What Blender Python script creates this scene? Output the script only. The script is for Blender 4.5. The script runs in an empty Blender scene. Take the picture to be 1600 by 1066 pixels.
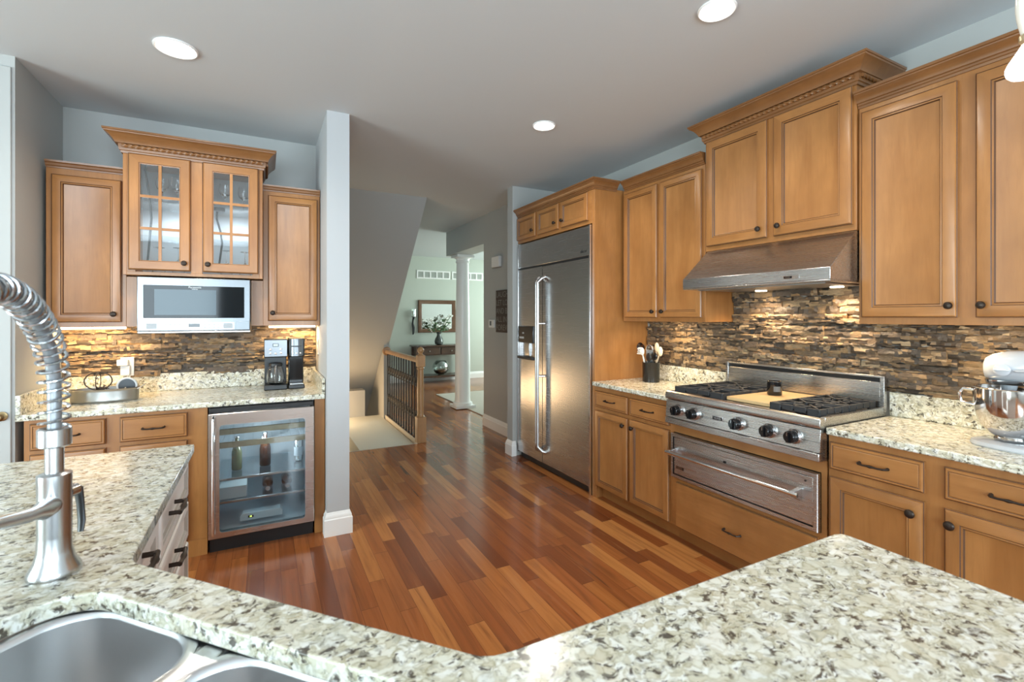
import bpy, bmesh, math, random
from mathutils import Vector, Matrix
random.seed(7)
S = bpy.context.scene
PI = math.pi

# ------------------------------------------------------------------ camera, world, light, exposure
YAW = math.atan(387.5 / 740)
cam = bpy.data.cameras.new('camera'); co = bpy.data.objects.new('camera', cam); S.collection.objects.link(co)
co.location = (0, 0, 1.42); co.rotation_euler = (PI / 2, 0, -YAW)
cam.sensor_width = 36; cam.lens = 740 / 1600 * 36; cam.shift_y = -37.5 / 1600
cam.clip_start = .02; cam.clip_end = 200
cam.dof.use_dof = True; cam.dof.focus_distance = 2.8; cam.dof.aperture_fstop = 4.5
S.camera = co
S.view_settings.view_transform = 'Standard'; S.view_settings.look = 'None'
S.view_settings.gamma = 1; S.view_settings.use_curve_mapping = False
S.view_settings.exposure = 0.92
S.cycles.use_denoising = True
S.cycles.max_bounces = 10; S.cycles.diffuse_bounces = 5; S.cycles.glossy_bounces = 5
S.cycles.transmission_bounces = 8; S.cycles.transparent_max_bounces = 12
S.cycles.sample_clamp_indirect = 6; S.cycles.caustics_reflective = False; S.cycles.caustics_refractive = False

W = bpy.data.worlds.new('sky'); S.world = W; W.use_nodes = True
nt = W.node_tree; bg = nt.nodes['Background']
sky = nt.nodes.new('ShaderNodeTexSky'); sky.sky_type = 'HOSEK_WILKIE'; sky.turbidity = 4
sky.sun_direction = (-.4, -.5, .75)
nt.links.new(sky.outputs[0], bg.inputs[0]); bg.inputs[1].default_value = .8

def area(name, loc, aim, w, h, power, color):
    l = bpy.data.lights.new(name, 'AREA'); l.shape = 'RECTANGLE'; l.size = w; l.size_y = h
    l.energy = power; l.color = color
    o = bpy.data.objects.new(name, l); S.collection.objects.link(o); o.location = loc
    o.rotation_euler = Vector(aim).to_track_quat('-Z', 'Y').to_euler(); return o
def spot(name, loc, power, color, size=150, blend=.6, r=.05, aim=(0, 0, -1)):
    l = bpy.data.lights.new(name, 'SPOT'); l.energy = power; l.color = color
    l.spot_size = math.radians(size); l.spot_blend = blend; l.shadow_soft_size = r
    o = bpy.data.objects.new(name, l); S.collection.objects.link(o); o.location = loc
    o.rotation_euler = Vector(aim).to_track_quat('-Z', 'Y').to_euler(); return o
def point(name, loc, power, color, r=.08):
    l = bpy.data.lights.new(name, 'POINT'); l.energy = power; l.color = color; l.shadow_soft_size = r
    o = bpy.data.objects.new(name, l); S.collection.objects.link(o); o.location = loc; return o

DAY = (.74, .90, 1.0)
area('daylight_rear_window', (-2.0, -3.18, 1.5), (0, 1, .22), 2.5, 1.7, 100, DAY)
area('daylight_rear_window', (1.2, -3.18, 1.5), (0, 1, .22), 2.1, 1.7, 85, DAY)
area('daylight_patio_door', (-4.38, .5, 1.25), (1, 0, .2), 2.6, 2.2, 125, (.78, .96, .98))
area('daylight_foyer_window', (6.38, 8.2, 1.6), (-1, -.1, .1), 2.6, 2.0, 95, (.84, 1.0, .93))

# ------------------------------------------------------------------ mesh builder
class MB:
    def __init__(s): s.bm = bmesh.new()
    def poly(s, vs, fs, m=0):
        V = [s.bm.verts.new(v) for v in vs]; out = []
        for f in fs:
            try:
                F = s.bm.faces.new([V[i] for i in f]); F.material_index = m; out.append(F)
            except ValueError: pass
        return out
    def box(s, x0, x1, y0, y1, z0, z1, m=0):
        v = [(x, y, z) for z in (z0, z1) for y in (y0, y1) for x in (x0, x1)]
        s.poly(v, [(0, 2, 3, 1), (4, 5, 7, 6), (0, 1, 5, 4), (2, 6, 7, 3), (0, 4, 6, 2), (1, 3, 7, 5)], m); return s
    def loft(s, loops, m=0, cap0=True, cap1=True, closed=False):
        n = len(loops[0]); V = [[s.bm.verts.new(p) for p in l] for l in loops]
        R = list(range(len(V) - 1)) + ([len(V) - 1] if closed else [])
        for k in R:
            a, b = V[k], V[(k + 1) % len(V)]
            for i in range(n):
                j = (i + 1) % n
                try: s.bm.faces.new((a[i], a[j], b[j], b[i])).material_index = m
                except ValueError: pass
        if not closed:
            if cap0: s.bm.faces.new(list(reversed(V[0]))).material_index = m
            if cap1: s.bm.faces.new(V[-1]).material_index = m
        return s
    def tube(s, pts, r, n=10, m=0, caps=True, closed=False, squash=1.0):
        P = [Vector(p) for p in pts]; k = len(P)
        rr = r if isinstance(r, (list, tuple)) else [r] * k
        T = []
        for i in range(k):
            if closed: t = P[(i + 1) % k] - P[i - 1]
            else: t = P[min(i + 1, k - 1)] - P[max(i - 1, 0)]
            T.append(t.normalized())
        up = Vector((0, 0, 1)) if abs(T[0].z) < .9 else Vector((1, 0, 0))
        N = (up - T[0] * up.dot(T[0])).normalized(); loops = []
        for i in range(k):
            if i:
                N = N - T[i] * N.dot(T[i]); N = N.normalized() if N.length > 1e-6 else Vector((1, 0, 0))
            B = T[i].cross(N)
            loops.append([P[i] + (N * math.cos(a) * squash + B * math.sin(a)) * rr[i] for a in [2 * PI * j / n for j in range(n)]])
        return s.loft(loops, m, caps, caps, closed)
    def cyl(s, p0, p1, r0, r1=None, n=20, m=0):
        return s.tube([p0, p1], [r0, r0 if r1 is None else r1], n, m)
    def lathe(s, prof, c=(0, 0, 0), axis='z', n=28, m=0, caps=(True, True), sx=1.0, sy=1.0):
        def pt(r, h, a):
            u, v = r * math.cos(a) * sx, r * math.sin(a) * sy
            p = {'z': (u, v, h), 'y': (u, h, -v), '-y': (u, -h, v), 'x': (h, u, v), '-x': (-h, -u, v)}[axis]
            return Vector(p) + Vector(c)
        loops = [[pt(max(r, 1e-4), h, 2 * PI * j / n) for j in range(n)] for r, h in prof]
        return s.loft(loops, m, caps[0], caps[1])
    def prism(s, pl, axis, a0, a1, m=0):
        f = {'x': lambda p, a: (a, p[0], p[1]), 'y': lambda p, a: (p[0], a, p[1]), 'z': lambda p, a: (p[0], p[1], a)}[axis]
        return s.loft([[f(p, a0) for p in pl], [f(p, a1) for p in pl]], m)
    def ball(s, c, r, n=16, sc=(1, 1, 1), m=0):
        k = n // 2
        loops = [[(c[0] + r * sc[0] * math.sin(t) * math.cos(a), c[1] + r * sc[1] * math.sin(t) * math.sin(a), c[2] - r * sc[2] * math.cos(t))
                  for a in [2 * PI * j / n for j in range(n)]] for t in [.02 + (PI - .04) * i / k for i in range(k + 1)]]
        return s.loft(loops, m)
    def ring(s, c, R, r, axis='z', n=28, k=8, m=0, a0=0, a1=2 * PI, sx=1.0, sy=1.0):
        full = abs(a1 - a0 - 2 * PI) < 1e-6; q = n if full else n + 1
        pts = []
        for i in range(q):
            a = a0 + (a1 - a0) * i / n; u, v = R * math.cos(a) * sx, R * math.sin(a) * sy
            pts.append(Vector(c) + Vector({'z': (u, v, 0), 'y': (u, 0, v), 'x': (0, u, v)}[axis]))
        return s.tube(pts, r, k, m, not full, full)
    def sweep(s, prof, path, z, m=0):
        """molding: prof [(out, up)] closed outline, path of (x, y); outward is to the right of travel"""
        P = [Vector(p) for p in path]; k = len(P); loops = []
        for i in range(k):
            ns = []
            if i: d = (P[i] - P[i - 1]).normalized(); ns.append(Vector((d.y, -d.x)))
            if i < k - 1: d = (P[i + 1] - P[i]).normalized(); ns.append(Vector((d.y, -d.x)))
            nn = ns[0] if len(ns) == 1 else (ns[0] + ns[1]) / (1 + ns[0].dot(ns[1]))
            loops.append([(P[i].x + nn.x * o, P[i].y + nn.y * o, z + u) for o, u in prof])
        return s.loft(loops, m)
    def rope(s, p0, p1, r, pitch=.03, m=0):
        p0, p1 = Vector(p0), Vector(p1); L = (p1 - p0).length; k = int(L / pitch * 8)
        t = (p1 - p0).normalized(); up = Vector((0, 0, 1)); b = t.cross(up); loops = []
        for i in range(k + 1):
            sft = 2 * PI * i / 8 / 3; c = p0.lerp(p1, i / k)
            loops.append([c + (up * math.cos(a) + b * math.sin(a)) * r * (1 + .28 * math.cos(3 * (a - sft))) for a in [2 * PI * j / 12 for j in range(12)]])
        return s.loft(loops, m)
    def build(s, name, mats, parent=None, bevel=0, angle=35, seg=2, recalc=True):
        if recalc: bmesh.ops.recalc_face_normals(s.bm, faces=s.bm.faces)
        me = bpy.data.meshes.new(name); s.bm.to_mesh(me); s.bm.free()
        for m_ in (mats if isinstance(mats, (list, tuple)) else [mats]): me.materials.append(m_)
        me.polygons.foreach_set('use_smooth', [True] * len(me.polygons))
        me.set_sharp_from_angle(angle=math.radians(angle))
        o = bpy.data.objects.new(name, me); S.collection.objects.link(o)
        if parent: o.parent = parent
        if bevel:
            b = o.modifiers.new('b', 'BEVEL'); b.width = bevel; b.segments = seg; b.limit_method = 'ANGLE'; b.angle_limit = math.radians(40)
        return o

def thing(name, label, cat, loc=(0, 0, 0), rot=0, group=None):
    o = bpy.data.objects.new(name, None); S.collection.objects.link(o)
    o.empty_display_size = .1; o.location = loc; o.rotation_euler = (0, 0, rot)
    o['label'] = label; o['category'] = cat
    if group: o['group'] = group
    return o
def tag(o, label, cat, group=None, loc=None, rot=None):
    o['label'] = label; o['category'] = cat
    if group: o['group'] = group
    if loc: o.location = loc
    if rot is not None: o.rotation_euler = (0, 0, rot)
    return o
def struct(o): o['kind'] = 'structure'; return o
def copy_tree(o, parent=None):
    c = o.copy(); S.collection.objects.link(c)
    if parent: c.parent = parent
    for ch in list(o.children): copy_tree(ch, c)
    return c
RW = -PI / 2     # facing -X (range wall): local x runs towards -Y
def text(name, s, size, mat_, parent, loc, rot=(PI / 2, 0, 0), ext=.0006, align='CENTER', shear=0):
    c = bpy.data.curves.new(name, 'FONT'); c.body = s; c.size = size; c.extrude = ext; c.align_x = align; c.align_y = 'CENTER'; c.shear = shear
    t = bpy.data.objects.new(name, c); S.collection.objects.link(t)
    me = bpy.data.meshes.new_from_object(t.evaluated_get(bpy.context.evaluated_depsgraph_get()))
    bpy.data.objects.remove(t); me.materials.clear(); me.materials.append(mat_)
    o = bpy.data.objects.new(name, me); S.collection.objects.link(o); o.parent = parent; o.location = loc; o.rotation_euler = rot
    return o

# ------------------------------------------------------------------ materials
class NT:
    def __init__(s, name):
        s.m = bpy.data.materials.new(name); s.m.use_nodes = True; s.t = s.m.node_tree; s.p = s.t.nodes['Principled BSDF']
    def n(s, typ, ins=None, **props):
        nd = s.t.nodes.new('ShaderNode' + typ)
        for k, v in props.items(): setattr(nd, k, v)
        for k, v in (ins or {}).items(): s.set(nd.inputs[k], v)
        return nd
    def set(s, sock, v):
        if hasattr(v, 'is_output') or isinstance(v, bpy.types.NodeSocket): s.t.links.new(v, sock)
        else: sock.default_value = v
    def math(s, op, a, b=0.0, c=None):
        nd = s.n('Math', operation=op); s.set(nd.inputs[0], a); s.set(nd.inputs[1], b)
        if c is not None: s.set(nd.inputs[2], c)
        return nd.outputs[0]
    def ramp(s, fac, stops, interp='LINEAR'):
        nd = s.n('ValToRGB', {0: fac}); r = nd.color_ramp; r.interpolation = interp
        while len(r.elements) < len(stops): r.elements.new(.5)
        for e, (p, c) in zip(r.elements, stops): e.position = p; e.color = (*c, 1)
        return nd.outputs[0]
    def mix(s, fac, a, b, mode='MIX'):
        nd = s.n('Mix', data_type='RGBA', blend_type=mode); s.set(nd.inputs[0], fac)
        for i, v in ((6, a), (7, b)):
            if isinstance(v, tuple): v = (*v, 1) if len(v) == 3 else v
            s.set(nd.inputs[i], v)
        return nd.outputs[2]
    def obj(s, scale=(1, 1, 1), rand=False):
        tc = s.n('TexCoord'); mp = s.n('Mapping', {0: tc.outputs['Object'], 'Scale': scale})
        if rand:
            oi = s.n('ObjectInfo'); cb = s.n('CombineXYZ', {0: s.math('MULTIPLY', oi.outputs['Random'], 37), 1: s.math('MULTIPLY', oi.outputs['Random'], 91), 2: s.math('MULTIPLY', oi.outputs['Random'], 53)})
            s.t.links.new(cb.outputs[0], mp.inputs['Location'])
        return mp.outputs[0]
    def noise(s, vec, scale, detail=3, rough=.5, dist=0):
        nd = s.n('TexNoise', {'Vector': vec, 'Scale': scale, 'Detail': detail, 'Roughness': rough, 'Distortion': dist}); return nd.outputs[0]
    def out(s, **kw):
        for k, v in kw.items():
            key = {'color': 'Base Color', 'rough': 'Roughness', 'metal': 'Metallic', 'normal': 'Normal', 'coat': 'Coat Weight', 'coatr': 'Coat Roughness',
                   'spec': 'Specular IOR Level', 'trans': 'Transmission Weight', 'ior': 'IOR', 'alpha': 'Alpha', 'emit': 'Emission Color', 'estr': 'Emission Strength'}[k]
            if isinstance(v, tuple) and len(v) == 3: v = (*v, 1)
            s.set(s.p.inputs[key], v)
        return s.m
    def bump(s, h, strength, dist=.01): return s.n('Bump', {'Height': h, 'Strength': strength, 'Distance': dist}).outputs[0]

def plain(name, c, rough=.5, metal=0, **kw): return NT(name).out(color=c, rough=rough, metal=metal, **kw)

def paint(name, c, rough=.6):
    t = NT(name); n_ = t.noise(t.obj(), 220, 2); n2 = t.noise(t.obj(), 1.2, 2)
    col = t.mix(t.math('MULTIPLY', n2, .12), c, tuple(x * .85 for x in c))
    return t.out(color=col, rough=rough, normal=t.bump(n_, .05, .002))

def wood(name, a, b, dark, axis, rough=.32, coat=.25):
    t = NT(name)
    lo, hi = .9, 9.0
    sc = {'x': (lo, hi, hi), 'y': (hi, lo, hi), 'z': (hi, hi, lo)}[axis]
    v = t.obj(sc, True)
    n1 = t.noise(v, 1.6, 4, .55, .7); n2 = t.noise(v, 9, 3, .6, .2); n3 = t.noise(t.obj((1, 1, .6), True), 5.0, 3, .6)
    c = t.ramp(n1, [(.30, a), (.62, b)])
    c = t.mix(t.math('MULTIPLY', t.ramp(n2, [(.50, (0, 0, 0)), (.80, (1, 1, 1))]), .28), c, dark)
    c = t.mix(t.ramp(n3, [(.35, (0, 0, 0)), (.75, (.7, .7, .7))]), c, tuple(x * .74 for x in a))
    return t.out(color=c, rough=rough, coat=coat, coatr=.25, normal=t.bump(n2, .06, .002))

CA, CB, CD = (.345, .143, .040), (.435, .195, .060), (.21, .080, .024)
WV = wood('maple_vertical', CA, CB, CD, 'z'); WH = wood('maple_horizontal', CA, CB, CD, 'x'); WY = wood('maple_side', CA, CB, CD, 'z')
GLAZE = plain('maple_glaze', (.10, .042, .017), .45)
WOOD3 = [WV, WH, GLAZE]
CRW = wood('maple_crown_shaded', (.215, .090, .029), (.275, .122, .042), (.13, .05, .018), 'x')  # maple darkened to put the shade of the downward-facing crown into its colour
WHITE3 = [plain('white_lacquer', (.85, .84, .82), .35)] * 2 + [plain('white_lacquer_groove', (.42, .39, .35), .5)]
BRONZE = plain('oil_rubbed_bronze', (.045, .032, .025), .38, .7)
BLACK = plain('black_enamel', (.012, .012, .013), .35)
BLACKG = plain('black_gloss', (.008, .008, .009), .08)
IRON = NT('cast_iron'); IRON = IRON.out(color=(.022, .023, .026), rough=.55, normal=IRON.bump(IRON.noise(IRON.obj(), 300, 2), .2, .002))
def steel(name, c, r, sc):
    t = NT(name); n_ = t.noise(t.obj(sc), 1, 1, .5)
    rr = t.math('ADD', t.math('MULTIPLY', n_, .05), r)
    col = t.mix(t.math('MULTIPLY', n_, .12), c, tuple(x * .9 for x in c))
    return t.out(color=col, rough=rr, metal=1.0, normal=t.bump(n_, .006, .001))
STEEL = steel('brushed_steel', (.53, .515, .505), .25, (3, 300, 300))
STEELV = steel('brushed_steel_fridge', (.56, .55, .545), .24, (3, 300, 300))
CHROME = plain('polished_chrome', (.80, .80, .81), .12, 1.0)
NICKEL = plain('satin_nickel', (.55, .555, .56), .26, 1.0)
SINKS = steel('sink_steel', (.66, .67, .68), .32, (60, 60, 3))
GLASS = plain('clear_glass', (1, 1, 1), .02, 0, trans=1.0, ior=1.45)
PANE = NT('window_glass')
def pane_mat(name, tint, refl):
    t = NT(name); tr = t.n('BsdfTransparent', {0: (*tint, 1)}); gl = t.n('BsdfGlossy', {0: (1, 1, 1, 1), 'Roughness': .02})
    fr = t.n('LayerWeight', {0: .35}); f = t.math('ADD', t.math('MULTIPLY', fr.outputs['Facing'], .35), refl)
    mx = t.n('MixShader', {0: f, 1: tr.outputs[0], 2: gl.outputs[0]})
    t.t.links.new(mx.outputs[0], t.t.nodes['Material Output'].inputs[0]); return t.m
PANE = pane_mat('cabinet_pane', (.93, .96, .97), .10)
COOLPANE = pane_mat('cooler_pane', (.82, .87, .89), .035)
WHITEP = plain('white_plastic', (.78, .78, .77), .35)
TRIMW = plain('white_trim_paint', (.85, .85, .84), .32)
WALLP = paint('grey_wall_paint', (.43, .44, .43))
WALLF = paint('foyer_wall_paint', (.49, .53, .47))
CEILP = paint('ceiling_paint', (.61, .65, .675), .8)
def emis(name, c, s): return NT(name).out(color=(.8, .8, .8), emit=c, estr=s)
LAMP = emis('lamp_lens', (1, .97, .92), 9)
WARML = emis('warm_strip', (1, .75, .45), 6)

def granite():
    t = NT('speckled_granite')
    o = t.obj()
    def warp(v, sc, amp):
        d = t.n('TexNoise', {'Vector': v, 'Scale': sc, 'Detail': 2})
        dv = t.n('VectorMath', {0: d.outputs['Color'], 1: (.5, .5, .5)}, operation='SUBTRACT').outputs[0]
        dv = t.n('VectorMath', {0: dv, 'Scale': amp}, operation='SCALE').outputs[0]
        return t.n('VectorMath', {0: v, 1: dv}, operation='ADD').outputs[0]
    v = warp(warp(o, 22, .045), 80, .016)
    st = t.n('Mapping', {'Vector': v, 'Rotation': (0, 0, .75), 'Scale': (1, 1.6, 1.3)}).outputs[0]
    v1 = t.n('TexVoronoi', {'Vector': st, 'Scale': 44}, feature='SMOOTH_F1'); v1.inputs['Smoothness'].default_value = .35
    rnd = t.n('SeparateColor', {0: v1.outputs['Color']})
    e1 = t.n('TexVoronoi', {'Vector': st, 'Scale': 44}, feature='DISTANCE_TO_EDGE').outputs['Distance']
    c = t.ramp(rnd.outputs[0], [(.1, (.64, .61, .48)), (.38, (.75, .74, .63)), (.6, (.82, .82, .74)), (.85, (.86, .87, .82))])
    big = t.noise(o, 13, 3, .6); mid = t.noise(o, 38, 3, .6)
    core = t.ramp(e1, [(0, (.50, .46, .36)), (.09, (.80, .77, .68)), (.22, (1, 1, 1))])
    c = t.mix(t.ramp(mid, [(.36, (.25, .25, .25)), (.60, (.9, .9, .9))]), c, core, 'MULTIPLY')
    c = t.mix(t.math('MULTIPLY', t.ramp(big, [(.54, (0, 0, 0)), (.68, (1, 1, 1))]), .32), c, (.40, .42, .36))
    c = t.mix(t.math('MULTIPLY', t.ramp(big, [(.34, (1, 1, 1)), (.46, (0, 0, 0))]), .18), c, (.68, .54, .38))
    sn = t.noise(t.n('Mapping', {'Vector': st, 'Location': (3, 1, 7)}).outputs[0], 55, 3, .55)
    dk = t.math('MULTIPLY', t.ramp(sn, [(.53, (0, 0, 0)), (.585, (1, 1, 1))]), t.ramp(mid, [(.42, (0, 0, 0)), (.54, (1, 1, 1))]))
    c = t.mix(t.math('MULTIPLY', dk, .92), c, (.055, .042, .032))
    gr = t.noise(t.n('Mapping', {'Vector': st, 'Location': (9, 4, 2)}).outputs[0], 48, 3, .55)
    c = t.mix(t.ramp(gr, [(.56, (0, 0, 0)), (.66, (.6, .6, .6))]), c, (.36, .35, .28))
    return t.out(color=c, rough=.20, coat=.15, coatr=.12)
GRANITE = granite()

def floor_mat():
    t = NT('plank_floor'); PW = .083
    tc = t.n('TexCoord'); xyz = t.n('SeparateXYZ', {0: tc.outputs['Object']}); X, Y = xyz.outputs[0], xyz.outputs[1]
    u = t.math('DIVIDE', X, PW); row = t.math('FLOOR', u); fu = t.math('FRACT', u)
    w1 = t.n('TexWhiteNoise', {'W': row}, noise_dimensions='1D'); w1c = t.n('SeparateColor', {0: w1.outputs['Color']})
    L = t.math('ADD', t.math('MULTIPLY', w1c.outputs[1], .65), .45)
    v = t.math('DIVIDE', t.math('ADD', Y, t.math('MULTIPLY', w1c.outputs[0], 9.0)), L); idy = t.math('FLOOR', v); fv = t.math('FRACT', v)
    cid = t.n('CombineXYZ', {0: row, 1: idy})
    wn = t.n('TexWhiteNoise', {'Vector': cid.outputs[0]}, noise_dimensions='2D'); wc = t.n('SeparateColor', {0: wn.outputs['Color']})
    c = t.ramp(wc.outputs[0], [(0, (.16, .044, .014)), (.15, (.26, .077, .022)), (.5, (.33, .104, .029)), (.78, (.40, .140, .037)), (1, (.52, .215, .062))])
    gx = t.math('ADD', t.math('MULTIPLY', X, 26), t.math('MULTIPLY', wc.outputs[1], 50)); gy = t.math('ADD', t.math('MULTIPLY', Y, 1.6), t.math('MULTIPLY', wc.outputs[2], 30))
    gv = t.n('CombineXYZ', {0: gx, 1: gy}).outputs[0]
    g1 = t.noise(gv, 1.0, 4, .55, .9); g2 = t.noise(gv, .45, 3, .5, 1.6)
    c = t.mix(t.math('MULTIPLY', t.ramp(g1, [(.45, (0, 0, 0)), (.75, (1, 1, 1))]), .55), c, (.13, .042, .015))
    c = t.mix(t.math('MULTIPLY', t.ramp(g2, [(.66, (0, 0, 0)), (.72, (1, 1, 1))]), t.math('MULTIPLY', wc.outputs[2], .8)), c, (.05, .018, .008))
    c = t.mix(t.math('MULTIPLY', t.ramp(g1, [(.20, (1, 1, 1)), (.40, (0, 0, 0))]), .25), c, (.55, .27, .11))
    ed = t.math('MAXIMUM', t.math('GREATER_THAN', t.math('ABSOLUTE', t.math('SUBTRACT', fu, .5)), .488), t.math('LESS_THAN', t.math('MULTIPLY', fv, L), .003))
    c = t.mix(t.math('MULTIPLY', ed, .6), c, (.05, .017, .008))
    h = t.math('ADD', t.math('MULTIPLY', ed, -1.0), t.math('MULTIPLY', wc.outputs[1], .3))
    return t.out(color=c, rough=t.math('ADD', t.math('MULTIPLY', g1, .10), .14), spec=.45, coat=.2, coatr=.14, normal=t.bump(h, .15, .003))
FLOOR = floor_mat()

def stone_mat():
    t = NT('ledger_stone'); g = t.n('NewGeometry'); r = g.outputs['Random Per Island']
    c = t.ramp(r, [(0, (.045, .036, .029)), (.28, (.10, .072, .050)), (.5, (.17, .115, .070)), (.7, (.28, .18, .095)), (.88, (.38, .25, .13)), (1, (.44, .32, .19))])
    o = t.obj((4, 4, 22)); n1 = t.noise(o, 6, 5, .65, .8); n2 = t.noise(t.obj(), 60, 4, .7)
    c = t.mix(t.ramp(n1, [(.45, (0, 0, 0)), (.70, (.75, .75, .75))]), c, (.055, .043, .036))
    c = t.mix(t.ramp(n1, [(.22, (.55, .55, .55)), (.40, (0, 0, 0))]), c, (.42, .27, .13))
    return t.out(color=c, rough=.42, normal=t.bump(n2, .7, .008))
STONE = stone_mat()

# ------------------------------------------------------------------ shared builders (local frame: x right along the face, y into the wall, z up)
def rect(x0, x1, z0, z1, i, y): return [(x0 + i, y, z0 + i), (x1 - i, y, z0 + i), (x1 - i, y, z1 - i), (x0 + i, y, z1 - i)]
def nested(mb, x0, x1, z0, z1, steps, side=0, rail=1, dark=2, fill=0, back=True):
    """rings of (inset, y, isdark); the last ring is filled with the panel unless fill is None"""
    L = [[mb.bm.verts.new(p) for p in rect(x0, x1, z0, z1, i, y)] for i, y, d in steps]
    for k in range(1, len(L)):
        for e in range(4):
            f = mb.bm.faces.new((L[k - 1][e], L[k - 1][(e + 1) % 4], L[k][(e + 1) % 4], L[k][e]))
            f.material_index = dark if steps[k][2] else (rail if e in (0, 2) else side)
    if back: mb.bm.faces.new(list(reversed(L[0]))).material_index = side
    if fill is not None: mb.bm.faces.new(L[-1]).material_index = fill
    return L
def door(parent, x0, x1, z0, z1, mats=WOOD3, rail=.055, y=-.001, name='door'):
    mb = MB(); t = y - .021
    nested(mb, x0, x1, z0, z1, [(0, y, 0), (0, y - .013, 0), (.003, y - .0145, 1), (.006, t + .001, 0), (.009, t, 0), (rail - .013, t, 0), (rail - .010, t + .004, 1),
                                (rail - .004, t + .003, 0), (rail, t + .010, 1), (rail + .0015, t + .0105, 0)])
    return mb.build(name, mats, parent, angle=25)
def slab_drawer(parent, x0, x1, z0, z1, mats=WOOD3, y=-.001, name='drawer', groove=True):
    mb = MB(); t = y - .020
    st = [(0, y, 0), (0, y - .012, 0), (.003, y - .0135, 1), (.007, t, 0)]
    if groove: st += [(.013, t, 0), (.015, t + .0025, 1), (.019, t + .0005, 0)]
    nested(mb, x0, x1, z0, z1, st, 1, 1, 2, 1)
    return mb.build(name, mats, parent, angle=25)
def panel_drawer(parent, x0, x1, z0, z1, mats, y=-.001, rail=.04, name='drawer'): return door(parent, x0, x1, z0, z1, mats, rail, y, name)
def knob(parent, x, z, y=-.022, r=.016):
    return MB().lathe([(.006, 0), (.0055, .010), (.008, .014), (r, .018), (r * 1.02, .022), (r * .8, .028), (r * .3, .031)], (x, y, z), '-y', 18).build('knob', BRONZE, parent)
def pull(parent, x, z, y=-.021, w=.105, name='handle'):
    mb = MB(); h = w / 2
    pts = [(x - h, y, z), (x - h, y - .018, z), (x - h + .006, y - .026, z), (x - h * .5, y - .028, z - .001), (x - .012, y - .028, z), (x, y - .029, z), (x + .012, y - .028, z), (x + h * .5, y - .028, z - .001), (x + h - .006, y - .026, z), (x + h, y - .018, z), (x + h, y, z)]
    mb.tube(pts, [.007, .0045, .0045, .004, .0045, .007, .0045, .004, .0045, .0045, .007], 8)
    return mb.build(name, BRONZE, parent)
CROWN = [(0, 0), (.006, 0), (.008, .010), (.013, .013), (.014, .021), (.021, .024), (.022, .030), (.030, .044), (.042, .054), (.047, .057), (.048, .062), (.055, .064), (.055, .076), (0, .076)]
CROWNB = [(0, -.008), (.008, -.008), (.010, .004), (.016, .008), (.018, .020), (.019, .042), (.032, .044), (.034, .050), (.040, .062), (.054, .080), (.066, .090), (.074, .094), (.076, .100), (.081, .102), (.081, .112), (0, .112)]
def crown(parent, path, z, prof=CROWN, rope=None):
    o = MB().sweep(prof, path, z).build('crown_molding', [CRW], parent, angle=30)
    if rope:
        mb = MB()
        for a, b in rope: mb.rope(a, b, .0095)
        mb.build('rope_molding', [CRW], o, angle=60)
    return o
def carcass(parent, w, d, z0, z1, name='body'):
    return MB().box(0, w, 0, d, z0, z1).build(name, [WV], parent, .0015)

# ================================================================== SETTING
CZ = 2.76
def wallbox(name, b, mat_=WALLP): return struct(MB().box(*b).build(name, [mat_]))
# floor with the stairwell cut out
mb = MB()
for a in ((-4.5, 2.99, -3.3, 5.2), (1.56, 6.5, 5.2, 10.3), (-.6, .42, 5.2, 10.3), (.42, 1.56, 8.6, 10.3), (2.99, 6.5, 4.3, 5.2)): mb.box(*a, -.12, 0)
struct(mb.build('floor', [FLOOR]))
struct(MB().box(2.78, 6.3, 5.86, 8.3, .001, .012).build('floor_carpet', [paint('beige_carpet', (.52, .47, .40), .95)]))
struct(MB().box(-4.5, 6.5, -3.3, 10.3, CZ, CZ + .12).build('ceiling', [CEILP]))
wallbox('wall_right', (2.87, 2.99, -3.3, 4.40, 0, CZ))
wallbox('wall_fridge_end', (2.25, 2.87, 4.285, 4.40, 0, CZ))
wallbox('wall_hall', (2.564, 2.70, 4.40, 5.70, 0, CZ))
wallbox('wall_dining_near', (2.70, 6.5, 5.58, 5.70, 0, CZ))
wallbox('wall_bar', (-1.135, .36, 4.0, 4.12, 0, CZ))
wallbox('wall_bar_left', (-1.26, -1.135, 3.345, 4.12, 0, CZ))
wallbox('wall_left_front', (-4.5, -1.26, 3.345, 3.47, 0, CZ))
wallbox('wall_partition', (.36, .50, 3.27, 4.12, 0, CZ), paint('pale_partition_paint', (.47, .485, .50)))
wallbox('wall_stair_left', (.30, .42, 4.12, 10.2, -2.6, CZ))
wallbox('wall_foyer', (-.6, 6.5, 10.2, 10.32, 0, CZ), WALLF)
wallbox('wall_beam', (2.564, 2.86, 5.70, 7.15, 2.385, CZ))
# rear and left walls with window openings
mb = MB()
for b in ((-4.5, -3.3, 0, CZ), (-3.3, -.7, 0, .65), (-3.3, -.7, 2.35, CZ), (-.7, .1, 0, CZ), (.1, 2.3, 0, .65), (.1, 2.3, 2.35, CZ), (2.3, 2.99, 0, CZ)): mb.box(b[0], b[1], -3.42, -3.3, b[2], b[3])
struct(mb.build('wall_rear', [WALLP]))
mb = MB()
for b in ((-3.3, -.9, 0, CZ), (-.9, 1.9, 2.4, CZ), (1.9, 3.47, 0, CZ)): mb.box(-4.62, -4.5, b[0], b[1], b[2], b[3])
struct(mb.build('wall_left', [WALLP]))
mb = MB()
for b in ((5.7, 6.8, 0, CZ), (6.8, 9.6, 0, .5), (6.8, 9.6, 2.6, CZ), (9.6, 10.2, 0, CZ)): mb.box(6.5, 6.62, b[0], b[1], b[2], b[3])
struct(mb.build('wall_dining_right', [WALLF]))
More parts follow.
